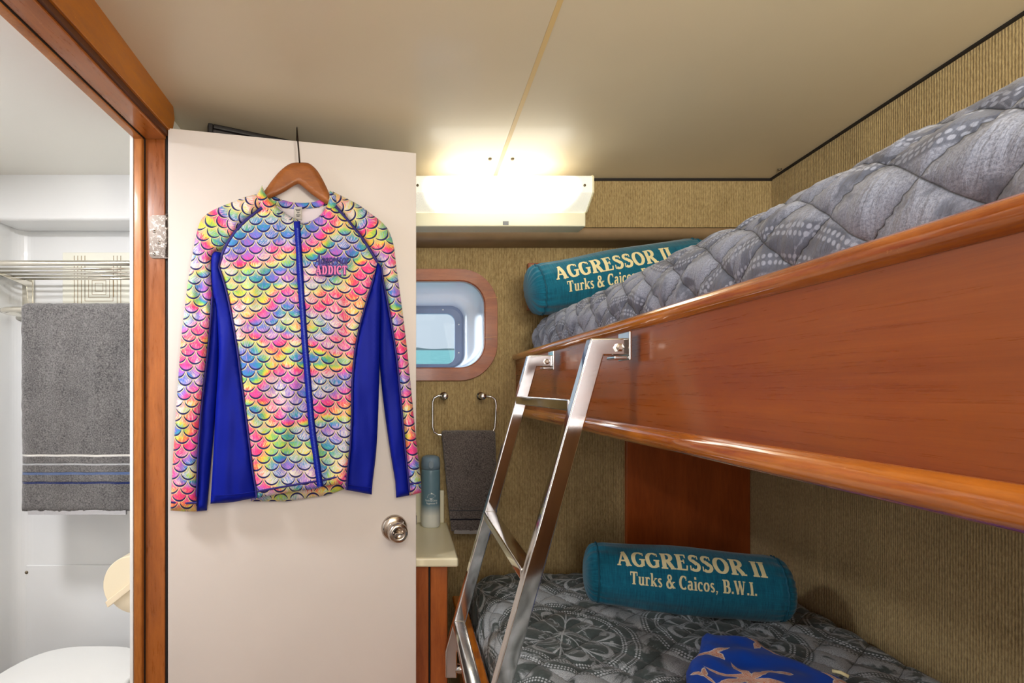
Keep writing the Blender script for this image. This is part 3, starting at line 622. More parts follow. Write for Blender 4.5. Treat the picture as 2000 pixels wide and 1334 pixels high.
# ------------------------------------------------------------------ towels
def towel(name, label, x0, x1, ybar, zbar, zbot_f, zbot_b, mat, thick=.014, skew=(0, 0), cat='towel', hemcol=None, seed=1, fold=0.0, amp=.004):
    root = thing(name, label, cat, ((x0+x1)/2, ybar, zbar)); nx, nz = 46, 90
    # centre line of the drape in (y,z): front down, over bar, back down
    path = []; rr = .011
    nf = 60
    for i in range(nf): path.append((ybar-rr, zbot_f+(zbar-zbot_f)*i/nf))
    for i in range(9): a = math.pi-math.pi*i/8; path.append((ybar+rr*math.cos(a), zbar+rr*math.sin(a)))
    for i in range(1, 41): path.append((ybar+rr, zbar-(zbar-zbot_b)*i/40))
    m = MB(); uv = []; rows = len(path); h = thick/2
    for side in (1, -1):
        for j, (y, z) in enumerate(path):
            a = path[max(j-1, 0)]; b = path[min(j+1, rows-1)]; dy, dz = b[0]-a[0], b[1]-a[1]; l = math.hypot(dy, dz); ny, nz_ = -dz/l, dy/l
            if j == 0 or j == rows-1: hh = h*.5
            else: hh = h
            dn = max(0, (zbar-z))
            for i in range(nx+1):
                f = i/nx; ed = min(1, min(f, 1-f)*nx/1.6+.25); fz = dn/max(.01, zbar-zbot_f)
                sx = skew[0]*fz*(1-f)+skew[1]*fz*f
                x = x0+(x1-x0)*f+sx+.002*noise.noise(Vector((z*30, seed, f*3)))
                wv = amp*min(1, dn*14)*(noise.noise(Vector((f*5+seed, z*2.2, seed)))+.5*noise.noise(Vector((f*11+seed, z*4, seed+5))))
                fz_ = .0016*noise.noise(Vector((x*260, z*260, side+seed)))
                o = hh*ed+fz_
                m.v.append(Vector((x, y+side*ny*o+(wv if j < nf else 0), z+side*nz_*o+(.004*noise.noise(Vector((f*4, seed, 1))) if j < 4 else 0)))); uv.append((x, z if j < nf+4 else 9, 0))
    st = rows*(nx+1)
    for s_ in range(2):
        for j in range(rows-1):
            for i in range(nx): k = s_*st+j*(nx+1)+i; m.f.append((k, k+1, k+nx+2, k+nx+1))
    for j in range(rows-1):
        for i in (0, nx): k = j*(nx+1)+i; m.f.append((k, k+nx+1, k+nx+1+st, k+st))
    for j in (0, rows-1):
        for i in range(nx): k = j*(nx+1)+i; m.f.append((k, k+1, k+1+st, k+st))
    m.build('cloth', mat, root, True, uv=uv)
    if hemcol:
        hm = MB(); n_ = 30
        for k in range(n_):
            f0, f1 = .06+.88*k/n_, .06+.88*(k+1)/n_; xx = lambda f: x0+(x1-x0)*f+skew[0]*(1-f)+skew[1]*f
            w_ = lambda f: amp*(noise.noise(Vector((f*5+seed, zbot_f*2.2, seed)))+.5*noise.noise(Vector((f*11+seed, zbot_f*4, seed+5))))
            hm.add([(xx(f0), ybar-rr+w_(f0)-.004, zbot_f-.011), (xx(f1), ybar-rr+w_(f1)-.004, zbot_f-.011), (xx(f1), ybar-rr+w_(f1)-.005, zbot_f+.004), (xx(f0), ybar-rr+w_(f0)-.005, zbot_f+.004),
                    (xx(f0), ybar-rr+w_(f0)+.004, zbot_f-.011), (xx(f1), ybar-rr+w_(f1)+.004, zbot_f-.011), (xx(f1), ybar-rr+w_(f1)+.005, zbot_f+.004), (xx(f0), ybar-rr+w_(f0)+.005, zbot_f+.004)],
                   [(0, 1, 2, 3), (7, 6, 5, 4), (0, 4, 5, 1)])
        hm.build('hem', plain(name+'_hem', hemcol, .9, bump=(400, .5, .002)), root, recalc=False)
    return root
YT = 1.62; zz = lambda py: EYE+(760-py)/1000*YT
bigm = terry('grey_terry_striped', (50, 50, 52), (128, 126, 126), ((zz(889), .0035, (214, 212, 208)), (zz(906), .003, (168, 170, 174)), (zz(924), .004, (84, 104, 146)), (zz(942), .0035, (28, 42, 92))))
towel('bath_towel', 'large grey terry towel with white and blue stripes on the bathroom rack', (43-790)/1000*YT, (256-790)/1000*YT, YT+.011, zz(603), zz(998), zz(985), bigm, .016, (.0, .006), seed=3, hemcol=(180, 180, 184), amp=.008)
YH = 1.885; zh = lambda py: EYE+(760-py)/1000*YH
smm = terry('charcoal_terry', (48, 45, 45), (128, 120, 118), ((zh(996), .002, (60, 60, 66)), (zh(1013), .0028, (26, 26, 36)), (zh(990), .001, (90, 86, 88))))
towel('hand_towel', 'small charcoal hand towel hanging from the wall ring beside the ladder', (863-790)/1000*YH, (967-790)/1000*YH, YH+.006, zh(850), zh(1036), zh(1020), smm, .013, (.034, .008), seed=8, hemcol=(150, 148, 148), amp=.006)
# towel ring
tr_ = thing('towel_ring', 'polished steel towel ring on the far wall below the porthole', 'towel holder', (.23, YW, EYE-.02))
yr = YH+.006
def rp(px, py, y=yr): return P(px, py, y)
m = MB()
pts = [P(872, 774, yr), P(856, 773, yr), P(848, 777, yr), P(845, 786, yr), P(845, 812, yr), P(845, 834, yr), P(848, 844, yr), P(856, 849, yr), P(875, 850, yr), P(915, 849, yr), P(952, 848, yr), P(962, 844, yr), P(966.5, 836, yr), P(968, 815, yr), P(969, 790, yr), P(967, 780, yr), P(960, 775, yr), P(946, 774, yr)]
m.tube(pts, .0042, 12); m.build('ring', M['chrome'], tr_, True)
for px in (869, 943):
    c = P(px, 774, yr); m = MB(); m.lathe([(-.014, .001), (-.014, .0095), (-.011, .012), (.01, .012), (.016, .010), (YW-yr-.006, .010), (YW-yr-.006, .015), (YW-yr, .016), (YW-yr, .001)], c, (0, 1, 0), 24); m.build('post', M['chrome'], tr_, True)

# ------------------------------------------------------------------ bathroom fittings
rk = thing('towel_rack', 'chrome shelf rack with a towel bar on the bathroom wall', 'towel rack', (-1.05, BY, 1.7))
def RY(px, py, Y): return P(px, py, Y)
zs = EYE+(760-514)/1000*1.60   # shelf height
m = MB(); x_l, x_r = -1.345, -.79
m.tube([(x_l-.03, 1.80, zs)]+[(x_l-.03, 1.66, zs), (x_l-.02, 1.62, zs), (x_l+.01, 1.60, zs), (-1.2, 1.60, zs), (-1.0, 1.60, zs), (x_r-.08, 1.60, zs), (x_r-.04, 1.606, zs), (x_r-.012, 1.628, zs), (x_r, 1.66, zs), (x_r, 1.80, zs)], .0085, 14); m.build('shelf_rim', M['steel'], rk, True)
for y in (1.65, 1.70, 1.75, 1.80):
    m = MB(); m.tube([(x_l-.03, y, zs-.006), (x_r, y, zs-.006)], .0042, 10); m.build('shelf_rod', M['steel'], rk, True)
for xx in ((52-790)/1000*1.835, x_r+.0):
    m = MB(); m.prism([(xx-.034, y, z) for y, z in ((BY-.004, zs+.0), (BY-.004, EYE+(760-640)/1000*1.84), (BY-.012, EYE+(760-640)/1000*1.84), (BY-.012, zs-.0))], (.055, 0, 0))
    m.prism([(xx+.015, BY-.008, zs-.01), (xx+.015, BY-.008, zs-.10), (xx+.015, BY-.03, zs-.10), (xx+.015, BY-.04, zs-.03), (xx+.015, 1.66, zs-.012), (xx+.015, 1.64, zs-.008)], (.004, 0, 0))
    m.build('bracket', M['steel'], rk, bevel=.002)
zb_ = EYE+(760-604)/1000*(YT+.011); yb = YT+.011
m = MB(); m.tube([((20-790)/1000*1.83, 1.84, zb_)]+[(-1.30, 1.80, zb_), (-1.315, 1.70, zb_), (-1.30, 1.655, zb_), (-1.275, yb+.006, zb_), (-1.24, yb, zb_), (-1.0, yb, zb_), (-.86, yb, zb_), (-.82, yb+.008, zb_), (-.80, yb+.04, zb_), (-.795, 1.75, zb_), (-.795, 1.84, zb_)], .0085, 14); m.build('towel_bar', M['steel'], rk, True)
# deco tile
tile = thing('deco_tile', 'cream moulded tile with concentric squares and vertical lines behind the towel rack', 'tile', ((186-790)/1000*BY, BY, 1.65))
def tp(px, py): return P(px, py, BY-.004)
a, b = tp(122, 493), tp(256, 640); MB().box(a.x, b.x, BY-.004, BY-.0005, b.z, a.z).build('tile_body', plain('tile_cream', (238, 238, 226), .35), tile, bevel=.002)
m = MB()
def pxline(x0, y0, x1, y1, w=1.0):
    a, b = tp(min(x0, x1)-w*.6, max(y0, y1)+w*.6), tp(max(x0, x1)+w*.6, min(y0, y1)-w*.6); m.box(a.x, b.x, BY-.0046, BY-.0035, a.z, b.z)
for x in (145, 152, 159, 166, 222, 229, 236): pxline(x, 500, x, 625 if x != 166 and x != 222 else 580, .9)
for k, (x0, y0, x1, y1) in enumerate(((166, 534, 221, 588), (173, 541, 214, 581), (180, 548, 207, 575), (186, 553, 201, 569))):
    pxline(x0, y0, x1, y0, .7); pxline(x0, y1, x1, y1, .7); pxline(x0, y0, x0, y1, .7); pxline(x1, y0, x1, y1, .7)
m.build('relief_line', plain('tan_relief', (150, 126, 84), .6), tile)
# toilet
to = thing('toilet', 'white toilet with its lid closed in the lower left of the bathroom', 'toilet', (-1.0, 1.5, 0))
LZ = EYE-.50*1.74
def lidpts(s=1., n=40):
    out = []
    for k in range(n):
        a = 2*math.pi*k/n; ca, sa = math.cos(a), math.sin(a); e = .62
        x = abs(ca)**e*math.copysign(1, ca)*.21; y = abs(sa)**(.75)*math.copysign(1, sa)*.24
        if sa < 0: x *= (1-.25*abs(sa)**2); y *= 1.12
        out.append((x*s, y*s))
    return out
tc = Vector((-1.035, 1.50, 0))
m = MB(); L1 = lidpts(); m.prism([(tc.x+x, tc.y+y, LZ-.02) for x, y in L1], (0, 0, .02)); m.build('lid', M['white'], to, bevel=.009, seg=4)
m = MB(); m.prism([(tc.x+x, tc.y+y, LZ-.042) for x, y in lidpts(1.01)], (0, 0, .019)); m.build('seat', M['white'], to, bevel=.008, seg=3)
m = MB(); lv = [(LZ-.045, .97), (LZ-.10, .96), (LZ-.2, .82), (.14, .6), (.04, .62), (0, .66)]; vs = []
for z, s_ in lv: vs += [(tc.x+x, tc.y+y, z) for x, y in lidpts(s_)]
m.add(vs, [(k*40+i, k*40+(i+1) % 40, (k+1)*40+(i+1) % 40, (k+1)*40+i) for k in range(5) for i in range(40)]+[tuple(range(40))]); m.build('bowl', M['white'], to, True)
# paper holder
c = P(262, 1144, 1.66); hd = thing('paper_holder', 'cream plastic paper roll holder with a slanted lid beside the doorway', 'paper holder', c)
m = MB(); R1 = .092; m.lathe([(0, .001), (0, R1*.96), (.006, R1), (.07, R1), (.07, .001)], c, (0, 1, 0), 44); m.build('drum', M['creamplastic'], hd, True)
m = MB(); ang = math.radians(38); u = Vector((math.cos(ang), 0, math.sin(ang))); w = Vector((-math.sin(ang), 0, math.cos(ang)))
m.prism([c+u*(-.105)+w*(-.004)+Vector((0, -.012, 0)), c+u*.11+w*(-.004)+Vector((0, -.012, 0)), c+u*.11+w*.016+Vector((0, -.012, 0)), c+u*(-.10)+w*.016+Vector((0, -.012, 0))], (0, .088, 0)); m.build('lid_rim', M['creamplastic'], hd, bevel=.003)
m = MB(); hp = [c+Vector((0, -.006, 0))+u*(R1*1.04*math.cos(a))+w*(R1*1.04*math.sin(a)+.004) for a in [k*math.pi/20 for k in range(21)]]
m.prism(hp, (0, .08, 0)); m.build('lid_cover', plain('cream_plastic_lid', (246, 232, 202), .4), hd, bevel=.003)
MB().box(c.x-.03, c.x+.06, c.y+.068, BY-.007, c.z-.03, c.z+.03).build('mount', M['creamplastic'], hd)

# ------------------------------------------------------------------ bunks
XF = .423; BT, BB = 1.463, 1.236
ub = thing('upper_bunk', 'glossy wood-fronted upper bunk frame running along the right wall', 'bunk', (XF, .9, BB))
MB().box(XF, XF+.02, -.08, YW-.002, BB+.006, BT-.006).build('side_board', M['board'], ub)
def railprof(x, z, rx, rz, n=10, a0=-90, a1=90):
    return [(x-rx*math.cos(math.radians(a)), z+rz*math.sin(math.radians(a))) for a in [a0+(a1-a0)*k/n for k in range(n+1)]]
m = MB(); pr = railprof(XF+.004, BT-.012, .018, .014)+[(XF+.03, BT+.002), (XF+.03, BT-.026)]
m.prism([(x, -.08, z) for x, z in pr], (0, YW-.002+.08-.0, 0)); m.build('top_rail', M['rail'], ub, bevel=.001, smooth=False)
m = MB(); pr = railprof(XF+.002, BB+.012, .019, .017)+[(XF+.03, BB+.029), (XF+.03, BB-.005)]
m.prism([(x, -.08, z) for x, z in pr], (0, YW-.002+.08, 0)); m.build('bottom_rail', M['rail'], ub, bevel=.001)
MB().box(XF+.02, XR, -.08, YW-.002, BB+.004, BB+.03).build('base_board', M['board_x'], ub)
def rbox(x0, x1, y0, y1, z0, z1, r, h, disp, uvf):
    vs = {}; V = []; F = []; UV = []
    lo = np.array((x0, y0, z0)); hi = np.array((x1, y1, z1)); N = [max(2, int(round((hi[i]-lo[i])/h))) for i in range(3)]
    def vid(i, j, k):
        key = (i, j, k)
        if key in vs: return vs[key]
        p = lo+(hi-lo)*np.array((i/N[0], j/N[1], k/N[2])); c = np.minimum(np.maximum(p, lo+r), hi-r); d = p-c; l = np.linalg.norm(d); nrm = d/l if l > 1e-9 else np.array((0, 0, 1.))
        q = c+nrm*r; u = uvf(p, q); q = q+nrm*disp(u, nrm, q); vs[key] = len(V); V.append(q); UV.append(u); return vs[key]
    for a, b, c3 in ((0, 1, 2), (1, 2, 0), (0, 2, 1)):
        for side in (0, N[c3]):
            if c3 == 2 and side == 0: continue
            for i in range(N[a]):
                for j in range(N[b]):
                    q = []
                    for di, dj in ((0, 0), (1, 0), (1, 1), (0, 1)):
                        t3 = [0, 0, 0]; t3[a] = i+di; t3[b] = j+dj; t3[c3] = side; q.append(vid(*t3))
                    F.append(tuple(q))
    m = MB(); m.v = [Vector(v) for v in V]; m.f = F; return m, UV
def quilt(u, D, ang=45., asp=1.):
    c, s_ = math.cos(math.radians(ang)), math.sin(math.radians(ang)); a = (u[0]*c*asp+u[1]*s_)/D; b = (-u[0]*s_+u[1]*c/asp if False else u[0]*s_*asp-u[1]*c)/D
    qa = abs(math.sin(math.pi*a)); qb = abs(math.sin(math.pi*b)); return min(1, (qa*qb)**.38)
# upper mattress
def uvU(p, q): return (p[1]*1., p[0]-(1.59-p[2])*1., 0)
def dU(u, nrm, q):
    k = quilt((u[0], u[1]), .060, 45, .85); side = max(0, -nrm[0])
    wr = noise.noise(Vector((u[0]*34+u[1]*14, u[1]*6, 1)))*.005+noise.noise(Vector((u[0]*80+u[1]*30, u[1]*10, 4)))*.0022
    return -.001+.008*k+wr*(.45+side)+.008*noise.noise(Vector((u[0]*3, u[1]*3, 7)))
m, UV = rbox(XF+.034, XR-.03, -.06, YW-.09, 1.40, 1.585, .085, .0085, dU, uvU)
um = thing('upper_mattress', 'pale grey quilted bedspread over the upper bunk mattress', 'mattress', (.8, .9, 1.38)); m.build('bedspread', M['quilt_up'], um, True, uv=UV)
MB().box(XF+.06, XR-.03, -.02, YW-.14, BB+.031, 1.42).build('mattress_core', M['lining'], um, bevel=.01)
# lower bunk
lb = thing('lower_bunk', 'wooden lower bunk base with an orange-brown front rail', 'bunk', (.2, .9, 0))
MB().box(.172, .218, -.05, 1.86, .10, .582).build('front_rail', M['rail'], lb, bevel=.008, seg=3)
MB().box(.218, XR-.001, -.05, YW-.002, .30, .40).build('base', M['board_x'], lb)
def uvL(p, q): return (p[0]-(.668-p[2]) if p[0] < .4 else p[0], p[1]+(.668-p[2])*(1 if p[1] > 1 else 0), 0)
def dL(u, nrm, q):
    k = quilt((u[0], u[1]), .078, 38); return -.004+.010*k+.004*noise.noise(Vector((u[0]*9, u[1]*9, 2)))+.0025*noise.noise(Vector((u[0]*30, u[1]*30, 5)))+.012*noise.noise(Vector((u[0]*2.5, u[1]*2.5, 9)))
m, UV = rbox(.232, XR-.018, -.03, 1.90, .405, .662, .10, .008, dL, uvL)
lm = thing('lower_mattress', 'dark grey quilted bedspread with medallion print on the lower bunk', 'mattress', (.76, .9, .405)); m.build('bedspread', M['quilt'], lm, True, uv=UV)
# upright panel between bunks
m = MB(); m.box((1224-790)/1000*1.93, XR-.001, 1.93, YW-.001, .41, BB-.0)
o = m.build('wood_panel', M['board_x'], None, bevel=.002); tag(o, 'upright red-brown wooden panel in the corner under the upper bunk', 'panel')
# small wooden plate behind upper bolster
m = MB(); a, b = P(1031, 514, 1.93), P(1080, 606, 1.93); pl = thing('wall_plaque', 'small reddish wooden box frame on the wall behind the upper bolster', 'plaque', (a.x, YW, b.z))
MB().box(a.x, b.x, 1.925, YW-.001, b.z, a.z).build('plate', M['frame'], pl, bevel=.002)
MB().box(a.x+.008, b.x-.004, 1.921, 1.9255, b.z+.008, a.z-.008).build('inset', plain('plaque_inset', (176, 148, 112), .6), pl)

# ------------------------------------------------------------------ bolsters
def bolster(name, label, A, B, R, th1, th2, w1=.42, w2=.355, up=Vector((0, 0, 1)), h1=.050, h2=.036, sag=0., cx=0.):
    A, B = Vector(A), Vector(B); ax = (B-A); L = ax.length; ax.normalize(); front = Vector((ax.y, -ax.x, 0)).normalized(); u = ax.cross(front)*-1
    if u.z < 0: u = -u
    root = thing(name, label, 'bolster pillow', (A+B)/2)
    def rad(t):  # t in 0..1
        e = min(t, 1-t); return R*(1-.035*math.cos(2*math.pi*t))*(1 if e > .04 else 1-.05*(1-e/.04))
    def pt(x, th, o=0):
        t = x/L; wr = .0035*noise.noise(Vector((math.cos(th)*3, x*5, 3+math.sin(th)*3))); g = math.exp(-min(t, 1-t)*L/.025)*.003*math.sin(th*26+4*math.sin(th*3))
        r = rad(t)+wr+g+o; sg = sag*math.sin(math.pi*t)
        s_ = math.sin(th); return A+ax*x+(front*math.cos(th)+u*s_)*r+u*(sg-(.010*max(0, -s_-.75)*0))
    n, K = 96, 72; m = MB(); UV = []
    for i in range(K+1):
        for k in range(n): th = 2*math.pi*k/n; m.v.append(pt(L*i/K, th)); UV.append((L*i/K, th*R, 0))
    for i in range(K):
        for k in range(n): m.f.append((i*n+k, i*n+(k+1) % n, (i+1)*n+(k+1) % n, (i+1)*n+k))
    m.build('cover', M['teal'], root, True, uv=UV)
    for end in (0, 1):
        m = MB(); UV = []; E = A if end == 0 else B; d = -ax if end == 0 else ax; x_e = 0 if end == 0 else L; ce = (pt(x_e, 0)+pt(x_e, math.pi))/2
        for i in range(12):
            a = math.pi/2*i/11; 
            for k in range(n):
                th = 2*math.pi*k/n; rim = pt(x_e, th)-ce; m.v.append(ce+rim*max(.002, math.cos(a))*(1+.012*math.sin(th*20)*math.cos(a)*math.sin(a))+d*(.040*math.sin(a)**.8)); UV.append((th*R, a*.06, 0))
        for i in range(11):
            for k in range(n): m.f.append((i*n+k, i*n+(k+1) % n, (i+1)*n+(k+1) % n, (i+1)*n+k))
        m.build('end_cap', M['teal'], root, True, uv=UV)
        m = MB(); m.tube([pt(x_e, 2*math.pi*k/64, .001) for k in range(65)], .0028, 8, False); m.build('piping', M['tealdark'], root, True)
    m = MB()
    f1 = lambda x, y: pt(x, y/R+math.radians(th1), .0012); f2 = lambda x, y: pt(x, y/R+math.radians(th2), .0012)
    write(m, 'AGGRESSOR II', w1, h1, L/2-w1/2+cx, -h1/2, f1); write(m, 'Turks & Caicos, B.W.I.', w2, h2, L/2-w2/2+cx, -h2/2, f2, fat=1.05)
    m.build('lettering', M['print'], root, recalc=False)
    return root
M['tealdark'] = plain('teal_piping', (4, 84, 108), .8)
bolster('bolster_pillow', 'bright teal bolster with cream lettering, lying on the upper bunk', (.458, 1.76, 1.670), (1.01, 1.79, 1.768), .091, 23, -11, .40, .34, cx=-.042)
bolster('bolster_pillow', 'dark teal bolster with cream lettering, lying on the lower bunk', (.608, 1.625, .748), (1.085, 1.500, .745), .096, 50, 15, .395, .33, cx=.004)

# ------------------------------------------------------------------ ladder
ld = thing('bunk_ladder', 'polished steel square-tube ladder hooked on the upper bunk board', 'ladder', (.15, 1.17, .53))
def offset_poly(pts, h):
    L_, R_ = [], []
    for i, p in enumerate(pts):
        p = Vector(p); d0 = (p-Vector(pts[i-1])).normalized() if i else None; d1 = (Vector(pts[i+1])-p).normalized() if i < len(pts)-1 else None
        if d0 is None: d0 = d1
        if d1 is None: d1 = d0
        n0 = Vector((-d0.y, d0.x)); n1 = Vector((-d1.y, d1.x)); mn = (n0+n1).normalized(); k = h/max(.3, mn.dot(n0)); L_.append(p+mn*k); R_.append(p-mn*k)
    return L_+R_[::-1]
cl = [(XF-.012, 1.407), (.350, 1.407), (.128, .61), (.128, .540)]
TW = .0155
for Y in (.94, 1.41):
    pol = offset_poly(cl, TW); m = MB(); m.prism([(p[0], Y-.0125, p[1]) for p in pol], (0, .025, 0)); m.build('side_rail', M['chrome'], ld, bevel=.003, seg=3)
    MB().box(XF-.021, XF-.0155, Y-.024, Y+.024, 1.382, 1.434).box(XF-.045, XF-.021, Y-.018, Y+.018, 1.384, 1.390).build('bracket', M['chrome'], ld, bevel=.0015)
    m = MB(); m.lathe([(0, .001), (0, .008), (.006, .008), (.008, .004), (.008, .001)], (XF-.035, Y-.0125, 1.405), (0, -1, 0), 6); m.build('bolt', M['nickel'], ld)
    m = MB(); m.tube([(.139, Y, .560), (.1725, Y, .560)], .013, 20); m.build('peg', M['chrome'], ld, True, bevel=0)
def lx(z): return .350+(z-1.407)*(.350-.128)/(1.407-.61)
for z in (1.300, .985, .685):
    x = lx(z); c, s_ = math.cos(.0), 0
    m = MB(); m.prism([(x-.017, .9525, z-.011), (x+.017, .9525, z-.011), (x+.017, .9525, z+.011), (x-.017, .9525, z+.011)], (0, 1.3975-.9525, 0)); m.build('rung', M['chrome'], ld, bevel=.003, seg=3)

# ------------------------------------------------------------------ hanger and jacket
hx = DP(585, 318, .032)
hr = thing('clothes_hanger', 'brown wooden hanger with a thin dark wire hook over the door top', 'hanger', hx)
def inpoly(x, y, poly):
    ins = False; n = len(poly); j = n-1
    for i in range(n):
        xi, yi = poly[i]; xj, yj = poly[j]
        if (yi > y) != (yj > y) and x < (xj-xi)*(y-yi)/(yj-yi)+xi: ins = not ins
        j = i
    return ins
def densify(poly, h, closed=True):
    out = []; n = len(poly)
    for i in range(n if closed else n-1):
        a, b = poly[i], poly[(i+1) % n]; k = max(1, int(math.hypot(b[0]-a[0], b[1]-a[1])/h))
        for q in range(k): out.append((a[0]+(b[0]-a[0])*q/k, a[1]+(b[1]-a[1])*q/k))
    if not closed: out.append(poly[-1])
    return out
def spline(pts, n=6):
    out = []; N = len(pts)
    for i in range(N-1):
        p0 = pts[max(i-1, 0)]; p1 = pts[i]; p2 = pts[i+1]; p3 = pts[min(i+2, N-1)]
        for k in range(n):
            t = k/n; out.append(tuple(.5*(2*p1[d]+(p2[d]-p0[d])*t+(2*p0[d]-5*p1[d]+4*p2[d]-p3[d])*t*t+(3*p1[d]-p0[d]-3*p2[d]+p3[d])*t**3) for d in (0, 1)))
    out.append(pts[-1]); return out
def sheet(name, poly, mat, parent, base, bulge, thick, fold=0., uvfn=None, h=6., hb=4., rnd=9., off=None, seed=0, solid=True):
    """closed garment piece: outline in door coordinates (pixels), front and back skins"""
    poly = densify(poly, hb); n = len(poly); A = np.array(poly)
    x0, y0 = A.min(0); x1, y1 = A.max(0); pts = list(poly); rnd_ = random.Random(seed)
    ex = A; ey = np.roll(A, -1, 0)
    def dist(x, y):
        d = ey-ex; t = np.clip(((x-ex[:, 0])*d[:, 0]+(y-ex[:, 1])*d[:, 1])/np.maximum((d**2).sum(1), 1e-9), 0, 1); q = ex+d*t[:, None]; return float(np.sqrt(((q-(x, y))**2).sum(1)).min())
    r = 0; yy = y0+h/2
    while yy < y1:
        xx = x0+(h/2 if r % 2 else 0)
        while xx < x1:
            if inpoly(xx, yy, poly) and dist(xx, yy) > h*.45: pts.append((xx, yy))
            xx += h
        yy += h*.87; r += 1
    res = delaunay_2d_cdt([Vector(p) for p in pts], [], [list(range(n))], 1, 1e-5)
    V, F = res[0], res[2]; m = MB(); nv = len(V); UV = []
    front = []
    for v in V:
        d = dist(v.x, v.y); k = min(1, d/rnd); k = math.sqrt(max(0, 1-(1-k)**2)) if d < rnd else 1
        o = base+bulge*k
        if off: o += off(v.x, v.y)
        if fold: o += k*fold*(noise.noise(Vector((v.x*.022+v.y*.004, v.y*.006, seed)))+.5*noise.noise(Vector((v.x*.06, v.y*.012, seed+3))))
        p = DP(v.x, v.y, o); front.append(p); u = uvfn(v.x, v.y) if uvfn else (v.x*.00145, v.y*.00145); UV.append(u)
    m.v = front[:]
    m.f = [tuple(f) for f in F]
    if solid:
        dn = Vector((DN.x, DN.y, 0))
        for i, v in enumerate(V): m.v.append(front[i]-dn*thick if dist(v.x, v.y) > .5 else front[i]-dn*.001); UV.append(UV[i])
        m.f += [tuple(i+nv for i in reversed(f)) for f in F]
        ec = {}
        for f in F:
            for i in range(len(f)): e = (f[i], f[(i+1) % len(f)]); ec[e] = 1
        for (a, b) in list(ec):
            if (b, a) not in ec: m.f.append((b, a, a+nv, b+nv))
    return m.build(name, mat, parent, True, uv=UV)
# hanger body
hp = spline([(585, 317), (603, 319), (617, 330), (627, 345), (636, 362), (643, 378), (650, 398)])
hl = spline([(650, 404), (634, 396), (610, 380), (590, 363), (583, 359)]) 
hl2 = spline([(583, 359), (575, 362), (556, 374), (535, 384), (512, 392)])
hp2 = spline([(508, 384), (520, 368), (533, 350), (548, 333), (566, 320), (585, 317)])
sheet('hanger_arms', hp+hl+hl2+hp2[:-1], M['hanger'], hr, .030, .008, .014, rnd=5)
m = MB(); tp_ = DP(583, 320, .030); zt_ = DT+.02
pts = [DP(585.5, 322, .032), DP(583, 290, .032), DP(580.5, 262, .030)]
q = DP(580, 252, .022); pts += [q, DP(580, 249, .008)]
u_, z_ = duv(DP(580, 250, 0)); pts += [dw(u_, DT+.022, -.01), dw(u_, DT+.018, -.032), dw(u_, DT+.0, -.042), dw(u_, DT-.03, -.044)]
pts = [Vector(p) for p in pts]; m.tube(pts, .0022, 8); m.build('hook', M['wire'], hr, True)

jr = thing('rash_guard_jacket', 'long-sleeved rainbow fish-scale zip jacket with blue side panels hung on the door', 'jacket', DP(585, 700, .03))
SC_ = .00145
def bodyuv(x, y): return (x*SC_+.004, (y-.10*(x-590))*SC_*(1) if x > 592 else (y+.02*(x-590))*SC_)
def sleeve_uv(line):
    L_ = spline(line, 10); A = np.array(L_); d = np.diff(A, axis=0); seg = np.sqrt((d**2).sum(1)); cum = np.concatenate([[0], np.cumsum(seg)])
    def f(x, y):
        q = A[:-1]; t = np.clip(((x-q[:, 0])*d[:, 0]+(y-q[:, 1])*d[:, 1])/np.maximum(seg**2, 1e-9), 0, 1)
        pr = q+d*t[:, None]; ds = np.sqrt(((pr-(x, y))**2).sum(1)); i = int(ds.argmin()); s_ = cum[i]+t[i]*seg[i]; cr = d[i, 0]*(y-q[i, 1])-d[i, 1]*(x-q[i, 0])
        return (-math.copysign(ds[i], cr)*SC_+.31, s_*SC_+.2)
    return f
seamL = spline([(514, 404), (480, 431), (455, 459), (438, 487), (427, 520)], 5); sideL = spline([(427, 520), (440, 560), (452, 615), (463, 680), (471, 740), (479, 800), (486, 860), (493, 915), (500, 958), (501, 973)], 5)
zipL = spline([(580, 432), (584, 500), (588, 560), (593, 640), (598, 700), (603, 760), (609, 830), (617, 890), (625, 950)], 5)
seamR = spline([(651, 398), (670, 420), (693, 447), (716, 478), (737, 512)], 5); sideR = spline([(737, 512), (729, 545), (715, 592), (702, 640), (693, 690), (688, 750), (687, 810), (684, 870), (679, 920), (677, 957)], 5)
bf = lambda x, y: .010*math.exp(-((x-586)/70)**2)-.012*max(0, (430-y)/60)+.008*max(0, (y-850)/120)
# back of the jacket, seen inside the collar and below the front hem
backp = spline([(520, 372), (545, 388), (585, 397), (620, 392), (643, 374)], 5)+[(700, 440), (735, 520), (700, 700), (690, 850), (686, 950), (640, 967), (560, 979), (490, 979), (480, 800), (440, 560), (470, 430)]
sheet('back_panel', backp, M['scales'], jr, .014, .006, .004, .004, lambda x, y: (x*SC_, -y*SC_), 10, 6, seed=21)
sheet('neck_lining', spline([(545, 403), (565, 406), (590, 408), (620, 406), (636, 402)], 4)+spline([(630, 425), (605, 438), (580, 434), (560, 423)], 4), M['lining'], jr, .021, .002, .002, 0, None, 6, 4, seed=4)
sheet('inner_collar', spline([(519, 376), (540, 388), (580, 396), (618, 393), (642, 376)], 5)+spline([(641, 396), (620, 405), (585, 408), (552, 406), (530, 396)], 5), M['scales'], jr, .022, .003, .002, 0, lambda x, y: (x*SC_+.01, y*SC_+.004), 6, 4, seed=5)
tagm = sheet('care_label', [(574, 404), (590, 404), (590, 430), (574, 428)], plain('care_label', (196, 192, 186), .7), jr, .026, .0005, .0006, 0, None, 8, 4, rnd=2)
m = MB()
